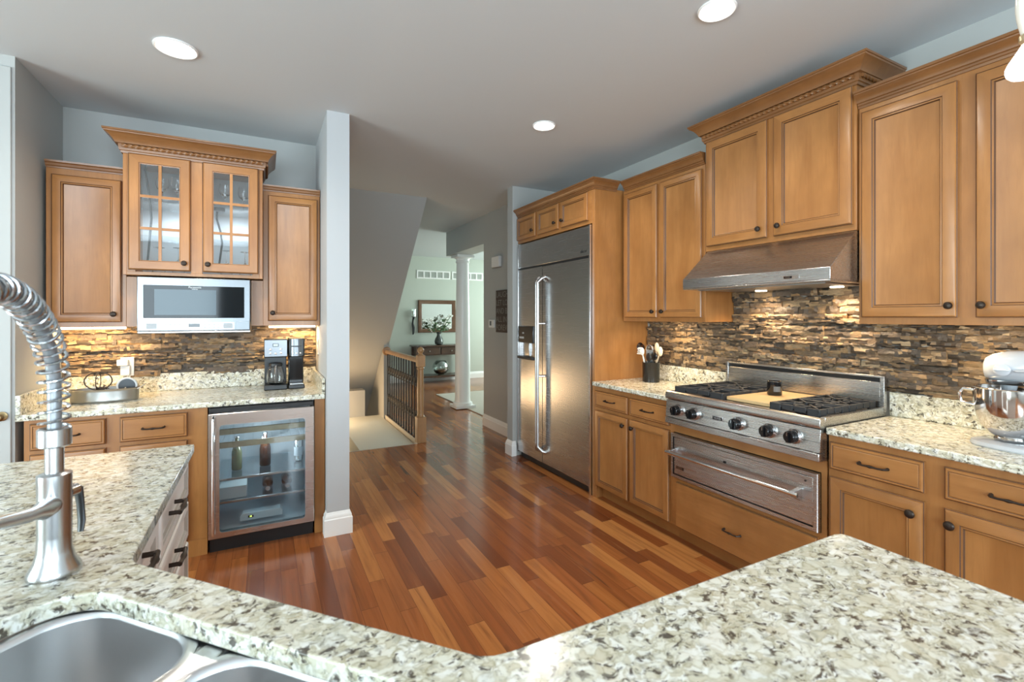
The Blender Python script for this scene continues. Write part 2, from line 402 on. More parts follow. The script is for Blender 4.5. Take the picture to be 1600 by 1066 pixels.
def window(name, x0, x1, z0, z1, y, nx):
    mb = MB()
    for a, b, c, d in ((x0, x0 + .06, z0, z1), (x1 - .06, x1, z0, z1), (x0 + .06, x1 - .06, z0, z0 + .06), (x0 + .06, x1 - .06, z1 - .06, z1)): mb.box(a, b, y, y + .08, c, d)
    for i in range(1, nx): x = x0 + (x1 - x0) * i / nx; mb.box(x - .03, x + .03, y + .01, y + .07, z0 + .06, z1 - .06)
    return mb
struct(window('w', -3.29, -.71, .66, 2.34, -3.41, 3).build('window_1', [TRIMW]))
struct(window('w', .11, 2.29, .66, 2.34, -3.41, 2).build('window_2', [TRIMW]))
o = struct(window('w', -.89, 1.89, .01, 2.39, -.04, 2).build('door_2', [TRIMW])); o.location = (-4.56, 0, 0); o.rotation_euler = (0, 0, PI / 2)
o = struct(window('w', 6.81, 9.59, .51, 2.59, -.04, 3).build('window_3', [TRIMW])); o.location = (6.56, 0, 0); o.rotation_euler = (0, 0, PI / 2)
struct(MB().box(-14, -4.7, -14, 12, -.3, -.2).build('ground_outside', [paint('lawn', (.10, .22, .06), .9)]))

# white door slab on the far left with its knob
d = struct(MB().box(-1.95, -1.147, 3.334, 3.344, .01, 2.70).build('door_1', [WALLP], None, .003))
MB().lathe([(.024, 0), (.024, .005), (.009, .009), (.009, .030), (.020, .038), (.022, .047), (.016, .056), (.005, .059)], (0, 0, 0), '-y', 20).build('door_knob', [plain('brass', (.28, .20, .10), .3, 1)], d)
d.children[0].location = (-1.180, 3.334, .915)
# stair flight overhead: sloped soffit, and the wall under its edge
y0, z0, y1, z1 = 5.15, CZ, 9.2, CZ - (9.2 - 5.15) * .955
struct(MB().prism([(y0, z0), (y1, z1), (y1, z1 + .25), (y0 + .24, z0)], 'x', .42, 1.62).build('wall_stair_soffit', [WALLP]))
struct(MB().prism([(6.93, -2.0), (9.25, -2.0), (9.25, -1.2), (8.4, -.36), (6.93, 1.02)], 'x', 1.535, 1.625).build('wall_stair_end', [WALLP]))
struct(MB().box(.93, 1.535, 5.32, 7.2, -2.0, -.045).build('wall_stair_bulkhead', [paint('pale_stair_paint', (.66, .69, .64))]))
struct(MB().box(.93, 1.32, 7.2, 7.42, -2.0, .34).build('wall_stair_pier', [WALLP]))
struct(MB().box(.42, 1.56, 5.10, 5.2, -2.0, -.12).build('wall_stair_front', [WALLP]))
struct(MB().box(.42, 1.535, 9.3, 9.42, -2.6, -.12).build('wall_stair_back', [WALLP]))
struct(MB().box(.42, .93, 5.2, 9.3, -2.1, -2.0).build('floor_lower', [paint('beige_carpet_low', (.5, .45, .38), .95)]))
struct(MB().box(1.552, 1.562, 5.205, 6.92, -.12, .003).box(.42, 1.562, 5.196, 5.207, -.12, .003).build('trim_1', [plain('stair_nosing', (.62, .58, .50), .4)]))

BASE = [(0, 0), (.018, 0), (.018, .105), (.013, .112), (.013, .124), (.006, .136), (.003, .148), (0, .15)]
def baseboard(name, path): return struct(MB().sweep(BASE, path, 0).build(name, [TRIMW]))
baseboard('baseboard_partition', [(.36, 3.335), (.36, 3.27), (.50, 3.27), (.50, 4.1)])
baseboard('baseboard_hall', [(2.564, 5.70), (2.564, 4.401)])
baseboard('baseboard_fridge_end', [(2.564, 4.40), (2.25, 4.40), (2.25, 4.285), (2.285, 4.285)])
baseboard('baseboard_foyer', [(1.7, 10.2), (6.5, 10.2)])
# tapered round column on a square plinth
struct(MB().box(2.60, 2.92, 6.78, 7.10, .012, .05).lathe([(.15, .05), (.155, .065), (.15, .085), (.125, .10), (.122, .12), (.118, .14), (.118, .7), (.095, 2.24), (.095, 2.26), (.108, 2.27), (.108, 2.285), (.098, 2.30), (.11, 2.33), (.135, 2.345)], (2.76, 6.94, 0), n=36)
       .box(2.62, 2.90, 6.80, 7.08, 2.345, 2.385).build('wall_column', [TRIMW]))

# ledge-stone cladding: real stones of different depth, one mesh per wall
def ledgestone(mb, x0, x1, z0, z1, skip=None, seed=1):
    rnd = random.Random(seed); z = z0
    while z < z1 - .004:
        h = min(rnd.choice((.018, .026, .032, .038, .044)), z1 - z)
        if z1 - z - h < .01: h = z1 - z
        x = x0
        while x < x1 - .002:
            l = rnd.uniform(.08, .36)
            if x1 - x - l < .05: l = x1 - x
            if not (skip and skip(x + l / 2, z + h / 2)):
                dep = rnd.choice((.008, .013, .018, .024, .030, .036)); nx = max(3, int(l / .018)); nz = 3
                g = []
                for k in range(nz + 1):
                    rowv = []
                    for i in range(nx + 1):
                        ed = (i in (0, nx)) or (k in (0, nz))
                        xx = x + l * i / nx + (0 if i in (0, nx) else rnd.uniform(-.004, .004)); zz = z + h * k / nz + rnd.uniform(-.0035, .0035)
                        rowv.append(mb.bm.verts.new((xx, -dep + rnd.uniform(-.006, .005) + (.004 if ed else 0), zz)))
                    g.append(rowv)
                for k in range(nz):
                    for i in range(nx): mb.bm.faces.new((g[k][i], g[k][i + 1], g[k + 1][i + 1], g[k + 1][i]))
                ringv = g[0] + [g[k][nx] for k in range(1, nz + 1)] + g[nz][:nx][::-1] + [g[k][0] for k in range(nz - 1, 0, -1)]
                bk = [mb.bm.verts.new((v.co.x, 0, v.co.z)) for v in ringv]
                for i in range(len(ringv)):
                    j = (i + 1) % len(ringv); mb.bm.faces.new((ringv[j], ringv[i], bk[i], bk[j]))
            x += l
        z += h
mb = MB(); ledgestone(mb, 0, 2.60, 1.036, 1.384, None, 3); ledgestone(mb, .812, 1.714, 1.385, 1.588, None, 8)
o = struct(mb.build('trim_2', [STONE], angle=20, recalc=False)); o.location = (2.869, 2.985, 0); o.rotation_euler = (0, 0, RW)
mb = MB(); ledgestone(mb, 0, 1.49, 1.016, 1.375, None, 5)
o = struct(mb.build('trim_3', [STONE], angle=20, recalc=False)); o.location = (-1.133, 3.999, 0)

# recessed ceiling lights
for i, (x, y, r, lab) in enumerate(((-.388, 2.864, .095, 'round recessed ceiling light above the glass-door cabinet'), (1.746, 1.412, .08, 'round recessed ceiling light nearest the tall range-hood cabinet'),
                                    (1.733, 2.827, .08, 'round recessed ceiling light near the refrigerator and hallway'))):
    t = thing('ceiling_light', lab, 'ceiling light', (x, y, CZ), 0, 'recessed ceiling lights')
    MB().lathe([(r, -.001), (r, -.006), (r * .93, -.010), (r * .80, -.004), (r * .78, -.001)], n=36).build('trim_ring', [TRIMW], t)
    MB().lathe([(r * .77, -.0005), (r * .77, -.003), (r * .01, -.004)], n=32).build('lens', [LAMP], t)
    spot('can_light', (x, y, CZ - .03), 26, (1, .93, .82), 150, .8, .07)

# ================================================================== RANGE WALL (faces -X)
CZM = 2.432
# base cabinet between refrigerator and range
t = thing('base_cabinet', 'maple base cabinet between refrigerator and range, two drawers over two doors', 'cabinet', (2.31, 3.004, 0), RW, 'maple base cabinets')
w = .797
MB().box(0, w, 0, .555, .10, .881).box(0, .018, 0, .555, 0, .10).build('body', [WV], t, .001)
MB().box(.019, w, .065, .08, 0, .099).build('toe_kick', [WH], t)
for a, b, kx in ((.024, .395, .36), (.418, .785, .455)):
    d = slab_drawer(t, a, b, .722, .846); pull(d, (a + b) / 2, .785)
    d = door(t, a, b, .106, .695); knob(d, kx, .640)
# base cabinet round the warming drawer
t = thing('base_cabinet', 'maple cabinet under the range, holding a warming drawer over one wide wood drawer', 'cabinet', (2.31, 2.206, 0), RW, 'maple base cabinets')
w = .940
MB().box(0, w, 0, .555, .10, .408).box(0, .011, 0, .555, .408, .752).box(w - .025, w, 0, .555, .408, .752).box(.011, w - .025, 0, .555, .692, .752).build('body', [WH], t)
MB().box(0, w, .065, .08, 0, .099).build('toe_kick', [WH], t)
d = slab_drawer(t, .045, .905, .104, .385, groove=False); pull(d, .455, .232, w=.10)
# base cabinet right of the range
t = thing('base_cabinet', 'maple base cabinet right of the range below the stand mixer', 'cabinet', (2.31, 1.2585, 0), RW, 'maple base cabinets')
w = .82
MB().box(0, w, 0, .555, .10, .881).build('body', [WV], t, .001)
MB().box(0, w, .065, .08, 0, .099).build('toe_kick', [WH], t)
for a, b, kx in ((.012, .362, .325), (.424, .790, .447)):
    d = slab_drawer(t, a, b, .727, .850); pull(d, (a + b) / 2 + .003, .788)
    d = door(t, a, b, .106, .692, rail=.06); knob(d, kx, .638, r=.017)
# granite worktops with upstands
def worktop(label, x0, y0, w, depth, rot, sides=(), grp='granite worktops on the cabinets'):
    t = thing('worktop', label, 'worktop', (x0, y0, .8815), rot, grp)
    mb = MB(); mb.box(0, w, 0, depth, 0, .0325); mb.build('slab', [GRANITE], t, .007, seg=3)
    mb = MB(); mb.box(0, w, depth - .021, depth - .001, .0327, .1535)
    for s in sides: mb.box(*( (.001, .021) if s == 'l' else (w - .021, w - .001)), .004, depth - .0215, .0327, .1335 if s else 0)
    mb.build('backsplash', [GRANITE], t, .003)
    return t
worktop('granite worktop between refrigerator and range, carrying the black utensil crock', 2.28, 3.003, .793, .588, RW)
worktop('granite worktop right of the range under the stand mixer', 2.28, 1.257, .82, .588, RW)

# wall cabinets
t = thing('wall_cabinet', 'maple wall cabinet with two tall doors between refrigerator and range hood', 'cabinet', (2.585, 2.985, 0), RW, 'maple wall cabinets on the range wall')
w = .806
carcass(t, w, .283, 1.386, 2.44)
for a, b, kx in ((.028, .382, .352), (.416, .785, .448)):
    d = door(t, a, b, 1.416, 2.405); knob(d, kx, 1.46, r=.0155)
crown(t, [(0.02, 0), (w, 0)], CZM)
t = thing('wall_cabinet', 'taller maple cabinet above the range hood with rope-trimmed crown', 'cabinet', (2.57, 2.165, 0), RW, 'maple wall cabinets on the range wall')
w = .894
carcass(t, w, .298, 1.847, 2.66)
for a, b, kx in ((.016, .436, .395), (.476, .880, .512)):
    d = door(t, a, b, 1.877, 2.555, rail=.065); knob(d, kx, 1.93, r=.0155)
crown(t, [(0, .298), (0, 0), (w, 0), (w, .298)], 2.565, CROWNB, [((0, -.023, 2.596), (w, -.023, 2.596)), ((w + .023, 0, 2.596), (w + .023, .29, 2.596))])
t = thing('wall_cabinet', 'maple wall cabinet with tall doors right of the range hood, near the pendant', 'cabinet', (2.585, 1.268, 0), RW, 'maple wall cabinets on the range wall')
w = .83
carcass(t, w, .283, 1.386, 2.45)
for a, b, kx in ((.017, .377, .355), (.434, .800, .457)):
    d = door(t, a, b, 1.418, 2.412, rail=.06); knob(d, kx, 1.468, r=.0155)
crown(t, [(0, 0), (w, 0)], 2.437)
# cabinet enclosing the refrigerator
t = thing('refrigerator_cabinet', 'maple surround of the built-in refrigerator with three small doors above', 'cabinet', (2.31, 4.278, 0), RW)
w = 1.273
MB().box(w - .033, w, 0, .555, 0, 2.45).build('side_panel', [WY], t, .001)
MB().box(.002, w - .034, 0, .555, 2.166, 2.45).build('body', [WH], t, .001)
for a, b, kx in ((.008, .376, .335), (.412, .775, .732), (.812, 1.198, .852)):
    d = door(t, a, b, 2.196, 2.424, rail=.05); knob(d, kx, 2.255, r=.0155)
crown(t, [(0.0, 0), (w, 0), (w, .215)], CZM)

# refrigerator
t = thing('refrigerator', 'built-in stainless side-by-side refrigerator with ice dispenser', 'refrigerator', (2.30, 4.265, 0), RW)
w = 1.222
MB().box(.003, w - .003, .031, .55, .05, 2.155).build('body', [plain('fridge_grey', (.25, .25, .26), .4, .8)], t)
MB().box(.012, w - .026, 0, .030, 1.912, 2.152).build('grille_panel', [STEELV], t, .004)
for a in ((0, .011, -.004, .030, .05, 2.155), (w - .024, w - .012, -.004, .030, .05, 2.155), (w - .010, w, -.010, .030, .0, 2.155)): MB().box(*a).build('edge_trim', [CHROME], t, .001)
MB().box(.02, w - .03, .03, .05, .003, .049).build('kick_grille', [BLACK], t)
MB().box(.012, w - .026, .004, .030, 1.894, 1.911).build('vent_slot', [BLACK], t)
def bar_handle(parent, x, z0, z1, mids, y=-.001, out=.058, dx=.03):
    mb = MB(); r = .012; X = x + dx
    mb.tube([(X, y, z0), (X, y - .03, z0 + .012), (x, y - out, z0 + .05), (x, y - out, z0 + .08), (x, y - out, z1 - .08), (x, y - out, z1 - .05), (X, y - .03, z1 - .012), (X, y, z1)], [.02, .016, r, r, r, r, .016, .02], 12)
    for z in mids: mb.cyl((X, y, z), (x, y - out, z), .006, n=10)
    return mb.build('handle', [NICKEL], parent)
fd = MB()
for b in ((.013, .025, .062, 1.893), (.327, .480, .062, 1.893), (.025, .327, .062, 1.0), (.025, .327, 1.332, 1.893)): fd.box(b[0], b[1], 0, .030, b[2], b[3])
fd = fd.build('freezer_door', [STEELV], t)
MB().box(.026, .326, .024, .029, 1.001, 1.331).box(.026, .032, .002, .0235, 1.03, 1.16).box(.320, .326, .002, .0235, 1.03, 1.16).build('dispenser_recess', [STEELV], fd)
MB().box(.028, .324, -.012, .0235, 1.165, 1.330).build('dispenser_head', [BLACKG], fd, .005)
MB().box(.060, .150, -.0135, -.0122, 1.205, 1.225).box(.12, .15, -.0137, -.0122, 1.255, 1.268).build('dispenser_buttons', [plain('button_grey', (.45, .45, .45), .3)], fd)
MB().box(.028, .324, -.022, .0235, 1.003, 1.028).build('dispenser_tray', [BLACK], fd, .004)
MB().prism([(.0235, 1.035), (.012, 1.04), (.004, 1.12), (.010, 1.16), (.0235, 1.16)], 'x', .13, .22).build('dispenser_paddle', [NICKEL], fd)
bar_handle(fd, .4675, .17, 1.79, (.87, 1.36), dx=-.035)
rd = MB().box(.486, w - .027, 0, .030, .062, 1.893).build('refrigerator_door', [STEELV], t, .004)
bar_handle(rd, .4985, .17, 1.79, (.87, 1.36), dx=.035)
text('logo', 'dacor', .038, BLACK, t, (1.125, -.0006, 1.955), shear=.3)

# rangetop
t = thing('rangetop', 'professional stainless rangetop with five black knobs, iron grates and centre griddle', 'cooktop', (2.24, 2.198, 0), RW)
w = .938
MB().box(.003, w - .003, .045, .588, .757, .932).build('body', [STEEL], t)
mb = MB()
mb.prism([(.0, .925), (.004, .910), (.045, .905), (.045, .952), (.020, .957), (.006, .950)], 'x', 0, w)
mb.box(0, .022, .0455, .56, .9325, .957).box(w - .022, w, .0455, .56, .9325, .957)
mb.build('bullnose_rim', [STEEL], t, .002)
cp = MB().prism([(.004, .797), (.045, .797), (.045, .904), (.012, .904)], 'x', .002, w - .002).build('control_panel', [STEEL], t, .001)
MB().box(.002, w - .002, .0075, .0085, .843, .8445).build('seam_line', [BLACK], cp).location = (0, -.0005, 0)
MB().box(.002, w - .002, -.002, .044, .757, .794).build('drip_rail', [STEEL], t, .003)
for x in (.105, .226, .515, .692, .818):
    k = MB().lathe([(.036, 0), (.036, .008), (.031, .016), (.031, .017)], (x, .0075, .850), '-y', 28).build('knob_bezel', [CHROME], t)
    kb = MB().lathe([(.030, .0172), (.030, .030), (.028, .046), (.025, .050)], (x, .0075, .850), '-y', 24).box(x - .0065, x + .0065, -.052, -.0425, .826, .876).build('knob', [BLACKG], k)
    MB().box(x - .001, x + .001, -.0535, -.0521, .858, .874).build('pointer', [CHROME], kb)
pl = MB().box(.352, .420, .004, .0065, .840, .864).build('badge', [CHROME], t, .001)
MB().box(.355, .417, .0032, .0042, .843, .861).build('badge_field', [BLACKG], pl)
text('badge_lettering', 'VIKING', .015, CHROME, pl, (.386, .0028, .852))
PANM = plain('pan_steel', (.10, .10, .105), .35, .6)
for a in ((.024, .385), (.655, w - .024)): MB().box(*a, .046, .555, .9325, .936).build('burner_pan', [PANM], t)
MB().box(.388, .652, .046, .555, .9325, .951).build('griddle', [STEEL], t, .002)
MB().box(.44, .50, .060, .075, .9512, .9525).build('grease_slot', [BLACK], t)
mb = MB()
mb.box(0, .020, .565, .590, .9325, 1.117).box(w - .020, w, .565, .590, .9325, 1.117).box(.020, w - .020, .568, .590, .9325, 1.084).box(.020, w - .020, .565, .590, 1.106, 1.117)
bgd = mb.build('backguard', [STEEL], t, .002)
MB().box(.020, w - .020, .580, .5895, 1.0845, 1.1055).build('vent_slot', [BLACK], bgd)
def burner(x0, x1, y0, y1):
    cx, cy = (x0 + x1) / 2, (y0 + y1) / 2
    b = MB().lathe([(.055, .936), (.055, .944), (.045, .952), (.044, .957), (.01, .959)], (cx, cy, 0), n=28).build('burner_head', [plain('burner_black', (.03, .03, .032), .4)], t)
    MB().lathe([(.011, .959), (.011, .964), (.002, .965)], (cx, cy, 0), n=12).build('burner_cap', [CHROME], b)
    mb = MB(); zt, zb = .986, .968; q = .006
    for k in range(4):
        a = PI / 4 + k * PI / 2
    for a, bb, c, d in ((x0, x1, y0, y0 + .015), (x0, x1, y1 - .015, y1)):
        for i in range(4):
            u0 = a + (bb - a) * i / 4 + .004; u1 = a + (bb - a) * (i + 1) / 4 - .004
            mb.box(u0, u1, c, d, .946 if i in (0, 3) else zb - .008, zt)
        mb.box(a, bb, c + .003, d - .003, zb, zt - .004)
    for a, bb in ((x0, x0 + .015), (x1 - .015, x1)):
        for i in range(4):
            u0 = y0 + (y1 - y0) * i / 4 + .004; u1 = y0 + (y1 - y0) * (i + 1) / 4 - .004
            mb.box(a, bb, u0, u1, .946 if i in (0, 3) else zb - .008, zt)
        mb.box(a + .003, bb - .003, y0, y1, zb, zt - .004)
    mb.ring((cx, cy, .978), .062, .008, 'z', 28, 6)
    for k in range(8):
        a = k * PI / 4; R = min((x1 - x0) / 2 / max(abs(math.cos(a)), .01), (y1 - y0) / 2 / max(abs(math.sin(a)), .01)) - .01
        p0 = Vector((cx + .030 * math.cos(a), cy + .030 * math.sin(a), .979)); p1 = Vector((cx + R * math.cos(a), cy + R * math.sin(a), .979))
        nrm = Vector((-math.sin(a), math.cos(a), 0)) * .006; u = Vector((0, 0, .009))
        mb.loft([[p0 - nrm - u, p0 + nrm - u, p0 + nrm + u, p0 - nrm + u], [p1 - nrm - u, p1 + nrm - u, p1 + nrm + u, p1 - nrm + u]])
    mb.build('grate', [IRON], t, .002)
for xx in ((.028, .380), (.660, .910)):
    for yy in ((.052, .296), (.302, .550)): burner(xx[0], xx[1], yy[0], yy[1])
o = tag(MB().box(0, .27, 0, .465, 0, .020).build('griddle_board', [wood('pale_board', (.66, .43, .20), (.74, .52, .27), (.50, .30, .12), 'x', .4)], None, .003),
        'pale wooden board covering the griddle in the middle of the rangetop', 'cutting board', None, (2.32, 1.812, .952), RW)
t = thing('candle', 'black glass jar candle with silver rim on the wooden griddle board', 'candle', (2.60, 1.712, .973))
MB().lathe([(.036, 0), (.0385, .004), (.0385, .078), (.0355, .078), (.0355, .055), (.001, .055)], n=32, caps=(True, True)).build('jar', [BLACKG], t)
MB().ring((0, 0, .079), .037, .0012).build('rim', [CHROME], t)
MB().prism([(.0388 * math.cos(a), .0388 * math.sin(a)) for a in [3.6 + i * .09 for i in range(12)]] + [(.0391 * math.cos(a), .0391 * math.sin(a)) for a in [3.6 + i * .09 for i in range(11, -1, -1)]], 'z', .022, .052).build('label', [plain('label_grey', (.10, .10, .10), .5)], t)

# warming drawer
t = thing('warming_drawer', 'stainless warming drawer with a long tubular handle under the rangetop', 'warming drawer', (2.292, 2.193, 0), RW)
w = .900
mb = MB(); nested(mb, 0, w, .412, .688, [(0, .016, 0), (0, -.006, 0), (.003, -.010, 0), (.020, -.010, 0), (.020, .012, 2)], fill=None, back=False); mb.build('frame', [STEEL, STEEL, BLACK], t, angle=25)
MB().box(.003, w - .013, .02, .53, .414, .686).build('body', [plain('drawer_box', (.2, .2, .2), .4, .8)], t)
fr = MB().box(.0235, w - .0235, -.004, .014, .4355, .6645).build('drawer_front', [STEEL], t, .002)
hz = .578
mb = MB(); mb.cyl((.012, -.062, hz), (w - .06, -.062, hz), .0115, n=16)
h = mb.build('handle', [CHROME], fr)
for x in (.035, w - .085):
    MB().prism([(-.005, hz + .022), (-.066, hz + .014), (-.074, hz), (-.066, hz - .012), (-.005, hz - .045)], 'x', x - .010, x + .012).build('handle_bracket', [CHROME], h, .002)
b = MB().box(.040, .105, -.0065, -.0042, .470, .492).build('badge', [CHROME], fr)
MB().box(.043, .102, -.0072, -.0066, .473, .489).build('badge_field', [BLACKG], b)
text('badge_lettering', 'VIKING', .013, CHROME, b, (.0725, -.0076, .481))
MB().box(.385, .403, -.0062, -.0042, .600, .612).build('indicator', [BLACKG], fr)
MB().cyl((.842, -.0042, .640), (.842, -.008, .640), .005, n=12).build('button', [BLACK], fr)

# range hood
t = thing('range_hood', 'stainless canopy range hood with sloped front under the tall maple cabinet', 'range hood', (2.346, 2.152, 0), RW)
w = .880
MB().prism([(0, 1.598), (0, 1.655), (.222, 1.845), (.490, 1.845), (.490, 1.598)], 'x', 0, w).build('canopy', [STEEL], t, .002)
MB().box(.001, w - .001, .001, .489, 1.590, 1.5975).build('bottom_lip', [STEEL], t, .002)
MB().box(.06, w - .06, .07, .43, 1.584, 1.5897).build('filter', [plain('baffle', (.35, .35, .35), .35, 1)], t)
for x in (.26, .70):
    MB().lathe([(.032, 1.5838), (.032, 1.580), (.002, 1.579)], (x, .395, 0), n=20).build('lamp', [emis('hood_lamp', (1, .83, .6), 14)], t)
    spot('hood_light', (2.346 + .40, 2.152 - x, 1.574), 11, (1, .76, .48), 140, .7, .03)
b = MB().box(.655, .735, -.0025, -.0002, 1.612, 1.628).build('badge', [CHROME], t)
MB().box(.658, .700, -.003, -.0026, 1.6145, 1.6255).build('badge_field', [BLACKG], b)
text('badge_lettering', 'VIKING', .0085, CHROME, b, (.679, -.0034, 1.620))

# under-cabinet strips
for x, y0, y1, pw in ((2.72, 2.92, 2.25, 3.0), (2.72, 1.20, .50, 1.7)):
    area('strip_light', (x, (y0 + y1) / 2, 1.378), (.25, 0, -1), .03, abs(y0 - y1), pw, (1, .74, .42))

# utensil crock with its tools
cx, cy, cz = 2.68, 2.775, .9145
t = thing('utensil_crock', 'black glazed crock full of cooking tools beside the refrigerator panel', 'crock', (cx, cy, cz))
MB().lathe([(.062, 0), (.065, .004), (.067, .15), (.069, .154), (.063, .154), (.061, .012), (.001, .012)], n=36).build('crock', [BLACKG], t)
G = 'cooking tools in the black crock'
def tool(name, label, base, tip, fn, group=G, mat_=NICKEL):
    t = thing(name, label, 'utensil', (cx, cy, cz), 0, group); b, e = Vector(base), Vector(tip); fn(t, b, e); return t
def handle_(t, b, e, m, r=.005, f=1.0): return MB().tube([b, b.lerp(e, .5 * f), b.lerp(e, f)], [r, r, r * .9], 8).build('handle', [m], t)
CREAM = plain('cream_wood', (.74, .62, .46), .5); PALE = plain('pale_nylon', (.75, .73, .70), .4)
def f_ladle(t, b, e):
    handle_(t, b, e, NICKEL); MB().lathe([(.002, -.03), (.026, -.024), (.041, 0), (.038, 0), (.024, -.02), (.002, -.026)], e + Vector((.0, .008, .0)), '-x', 20).build('bowl', [plain('dark_chrome', (.10, .08, .08), .15, .9)], t)
tool('ladle', 'dark ladle leaning furthest left out of the black crock', (.01, .01, .02), (-.02, .090, .262), f_ladle)
def f_spag(t, b, e):
    handle_(t, b, e, PALE); mb = MB(); mb.ball(e, .024, 12, (.4, 1, 1.3))
    for k in range(5): mb.cyl(e + Vector((-.006, .012 - .006 * k, -.02 + .012 * k)), e + Vector((-.020, .034 - .004 * k, -.018 + .012 * k)), .004, .003, 8)
    mb.build('pronged_head', [PALE], t)
tool('pasta_fork', 'white pronged pasta fork beside the dark ladle in the crock', (-.030, .006, .02), (-.050, .046, .235), f_spag)
def f_grater(t, b, e):
    mb = MB(); mb.loft([[Vector((x, y, z)) for x, y in ((-.03 + dx, .022 + dy), (-.01 + dx, -.028 * 1.2 + dy), (-.006 + dx, -.028 * 1.2 + dy), (-.026 + dx, .022 + dy))] for dx, dy, z in ((0, 0, .03), (-.005, .004, .16), (-.012, .006, .25))])
    mb.build('plate', [NICKEL], t)
    mb = MB()
    for i in range(9):
        for j in range(5): mb.ball((-.027 + .0042 * j - .0008 * i, .014 - .0098 * j + .0004 * i, .155 + .0098 * i), .0022, 6)
    mb.build('teeth', [plain('grater_dark', (.15, .15, .16), .4, .8)], t)
    MB().tube([(-.036, .026, .25), (-.034, .018, .278), (-.030, .0, .288), (-.024, -.018, .278), (-.020, -.026, .25)], .008, 10).build('handle', [CHROME], t)
tool('grater', 'steel hand grater standing in the middle of the crock', (0, 0, 0), (0, 0, .25), f_grater).location.x += .015
def f_spoon(m, s=1.0, w=.022):
    def f(t, b, e):
        handle_(t, b, e, m); MB().ball(e, w, 14, (.35, 1, 1.45 * s)).build('bowl', [m], t)
    return f
tool('wooden_spoon', 'pale wooden spoon highest on the right of the crock', (.03, .02, .02), (.018, -.078, .240), f_spoon(CREAM, 1.0, .026))
tool('serving_spoon', 'cream flat spoon just behind the steel grater', (.045, .0, .02), (.038, -.022, .268), f_spoon(CREAM, 1.1, .024))
tool('spatula', 'black turner lying low at the right front of the crock', (-.045, -.01, .03), (-.050, -.028, .195), f_spoon(BLACK, .8, .030))
tool('slotted_spoon', 'round black spoon leaning right over the crock rim', (-.024, -.010, .03), (-.024, -.066, .205), f_spoon(BLACKG, .9, .024))

# stand mixer (head points towards +Y, base along Y)
t = thing('stand_mixer', 'white stand mixer with steel bowl on the granite right of the range', 'mixer', (2.56, .715, .9145), math.radians(8))
MIXW = plain('mixer_enamel', (.50, .52, .55), .12, coat=.5)
def superloop(cx_, cy_, rx, ry, z, n=32, e=2.4):
    out = []
    for i in range(n):
        a = 2 * PI * i / n; c, s_ = math.cos(a), math.sin(a)
        out.append((cx_ + rx * abs(c) ** (2 / e) * (1 if c > 0 else -1), cy_ + ry * abs(s_) ** (2 / e) * (1 if s_ > 0 else -1), z))
    return out
MB().loft([superloop(0, -.10, .105, .225, 0), superloop(0, -.10, .108, .228, .006), superloop(0, -.10, .104, .224, .018), superloop(0, -.10, .085, .20, .026)]).build('base', [MIXW], t)
mb = MB(); mb.loft([superloop(0, -.235, .075, .078, .02), superloop(0, -.235, .058, .060, .07), superloop(0, -.235, .052, .055, .16), superloop(0, -.225, .058, .075, .25)]); mb.build('column', [MIXW], t)
# head: loft along Y
mb = MB(); loops = []
for y_, rx, rz, zc in ((.088, .020, .022, .305), (.080, .045, .042, .305), (.060, .058, .054, .308), (.020, .064, .062, .312), (-.06, .070, .066, .315), (-.16, .072, .067, .314), (-.25, .066, .060, .310), (-.30, .050, .046, .306), (-.318, .024, .024, .304)):
    loops.append([(rx * abs(math.cos(a)) ** .85 * (1 if math.cos(a) > 0 else -1), y_, max(zc + rz * math.sin(a), zc - rz * .92)) for a in [2 * PI * i / 28 for i in range(28)]])
hd = mb.loft(loops).build('head', [MIXW], t, angle=60)
mb = MB(); mb.loft([superloop(0, .018, .056, .062, .246), superloop(0, .018, .060, .066, .262)]); mb.build('head_band', [CHROME], hd)
MB().lathe([(.020, -.03), (.022, 0), (.024, .012), (.018, .016)], (-.066, .026, .305), '-x', 20).build('attachment_knob', [MIXW], hd)
MB().box(-.089, -.082, .004, .048, .302, .309).build('knob_grip', [MIXW], hd, .002)
MB().tube([(-.062, -.005, .302), (-.078, -.012, .302), (-.080, -.040, .304)], [.004, .004, .006], 8).build('speed_lever', [plain('lever_grey', (.45, .47, .5), .3)], hd)
MB().cyl((0, .018, .246), (0, .018, .20), .026, .018, 18).build('beater_shaft', [MIXW], hd)
bw = MB().lathe([(.050, .030), (.052, .036), (.046, .042), (.060, .050), (.090, .085), (.106, .135), (.110, .190), (.110, .228), (.113, .231), (.110, .233), (.1075, .229), (.1075, .19), (.103, .136), (.087, .088), (.058, .054), (.001, .048)], (0, .01, 0), n=48).build('bowl', [plain('bowl_steel', (.72, .70, .68), .09, 1)], t)
MB().tube([(-.030, .115, .215), (-.036, .142, .218), (-.037, .152, .200), (-.034, .148, .165), (-.028, .108, .155)], .006, 8).build('bowl_handle', [CHROME], bw)
MB().tube([(0, .018, .20), (0, .018, .16), (0, .05, .12), (0, .018, .075), (0, -.014, .12), (0, .018, .16)], .005, 8).build('beater', [NICKEL], hd)

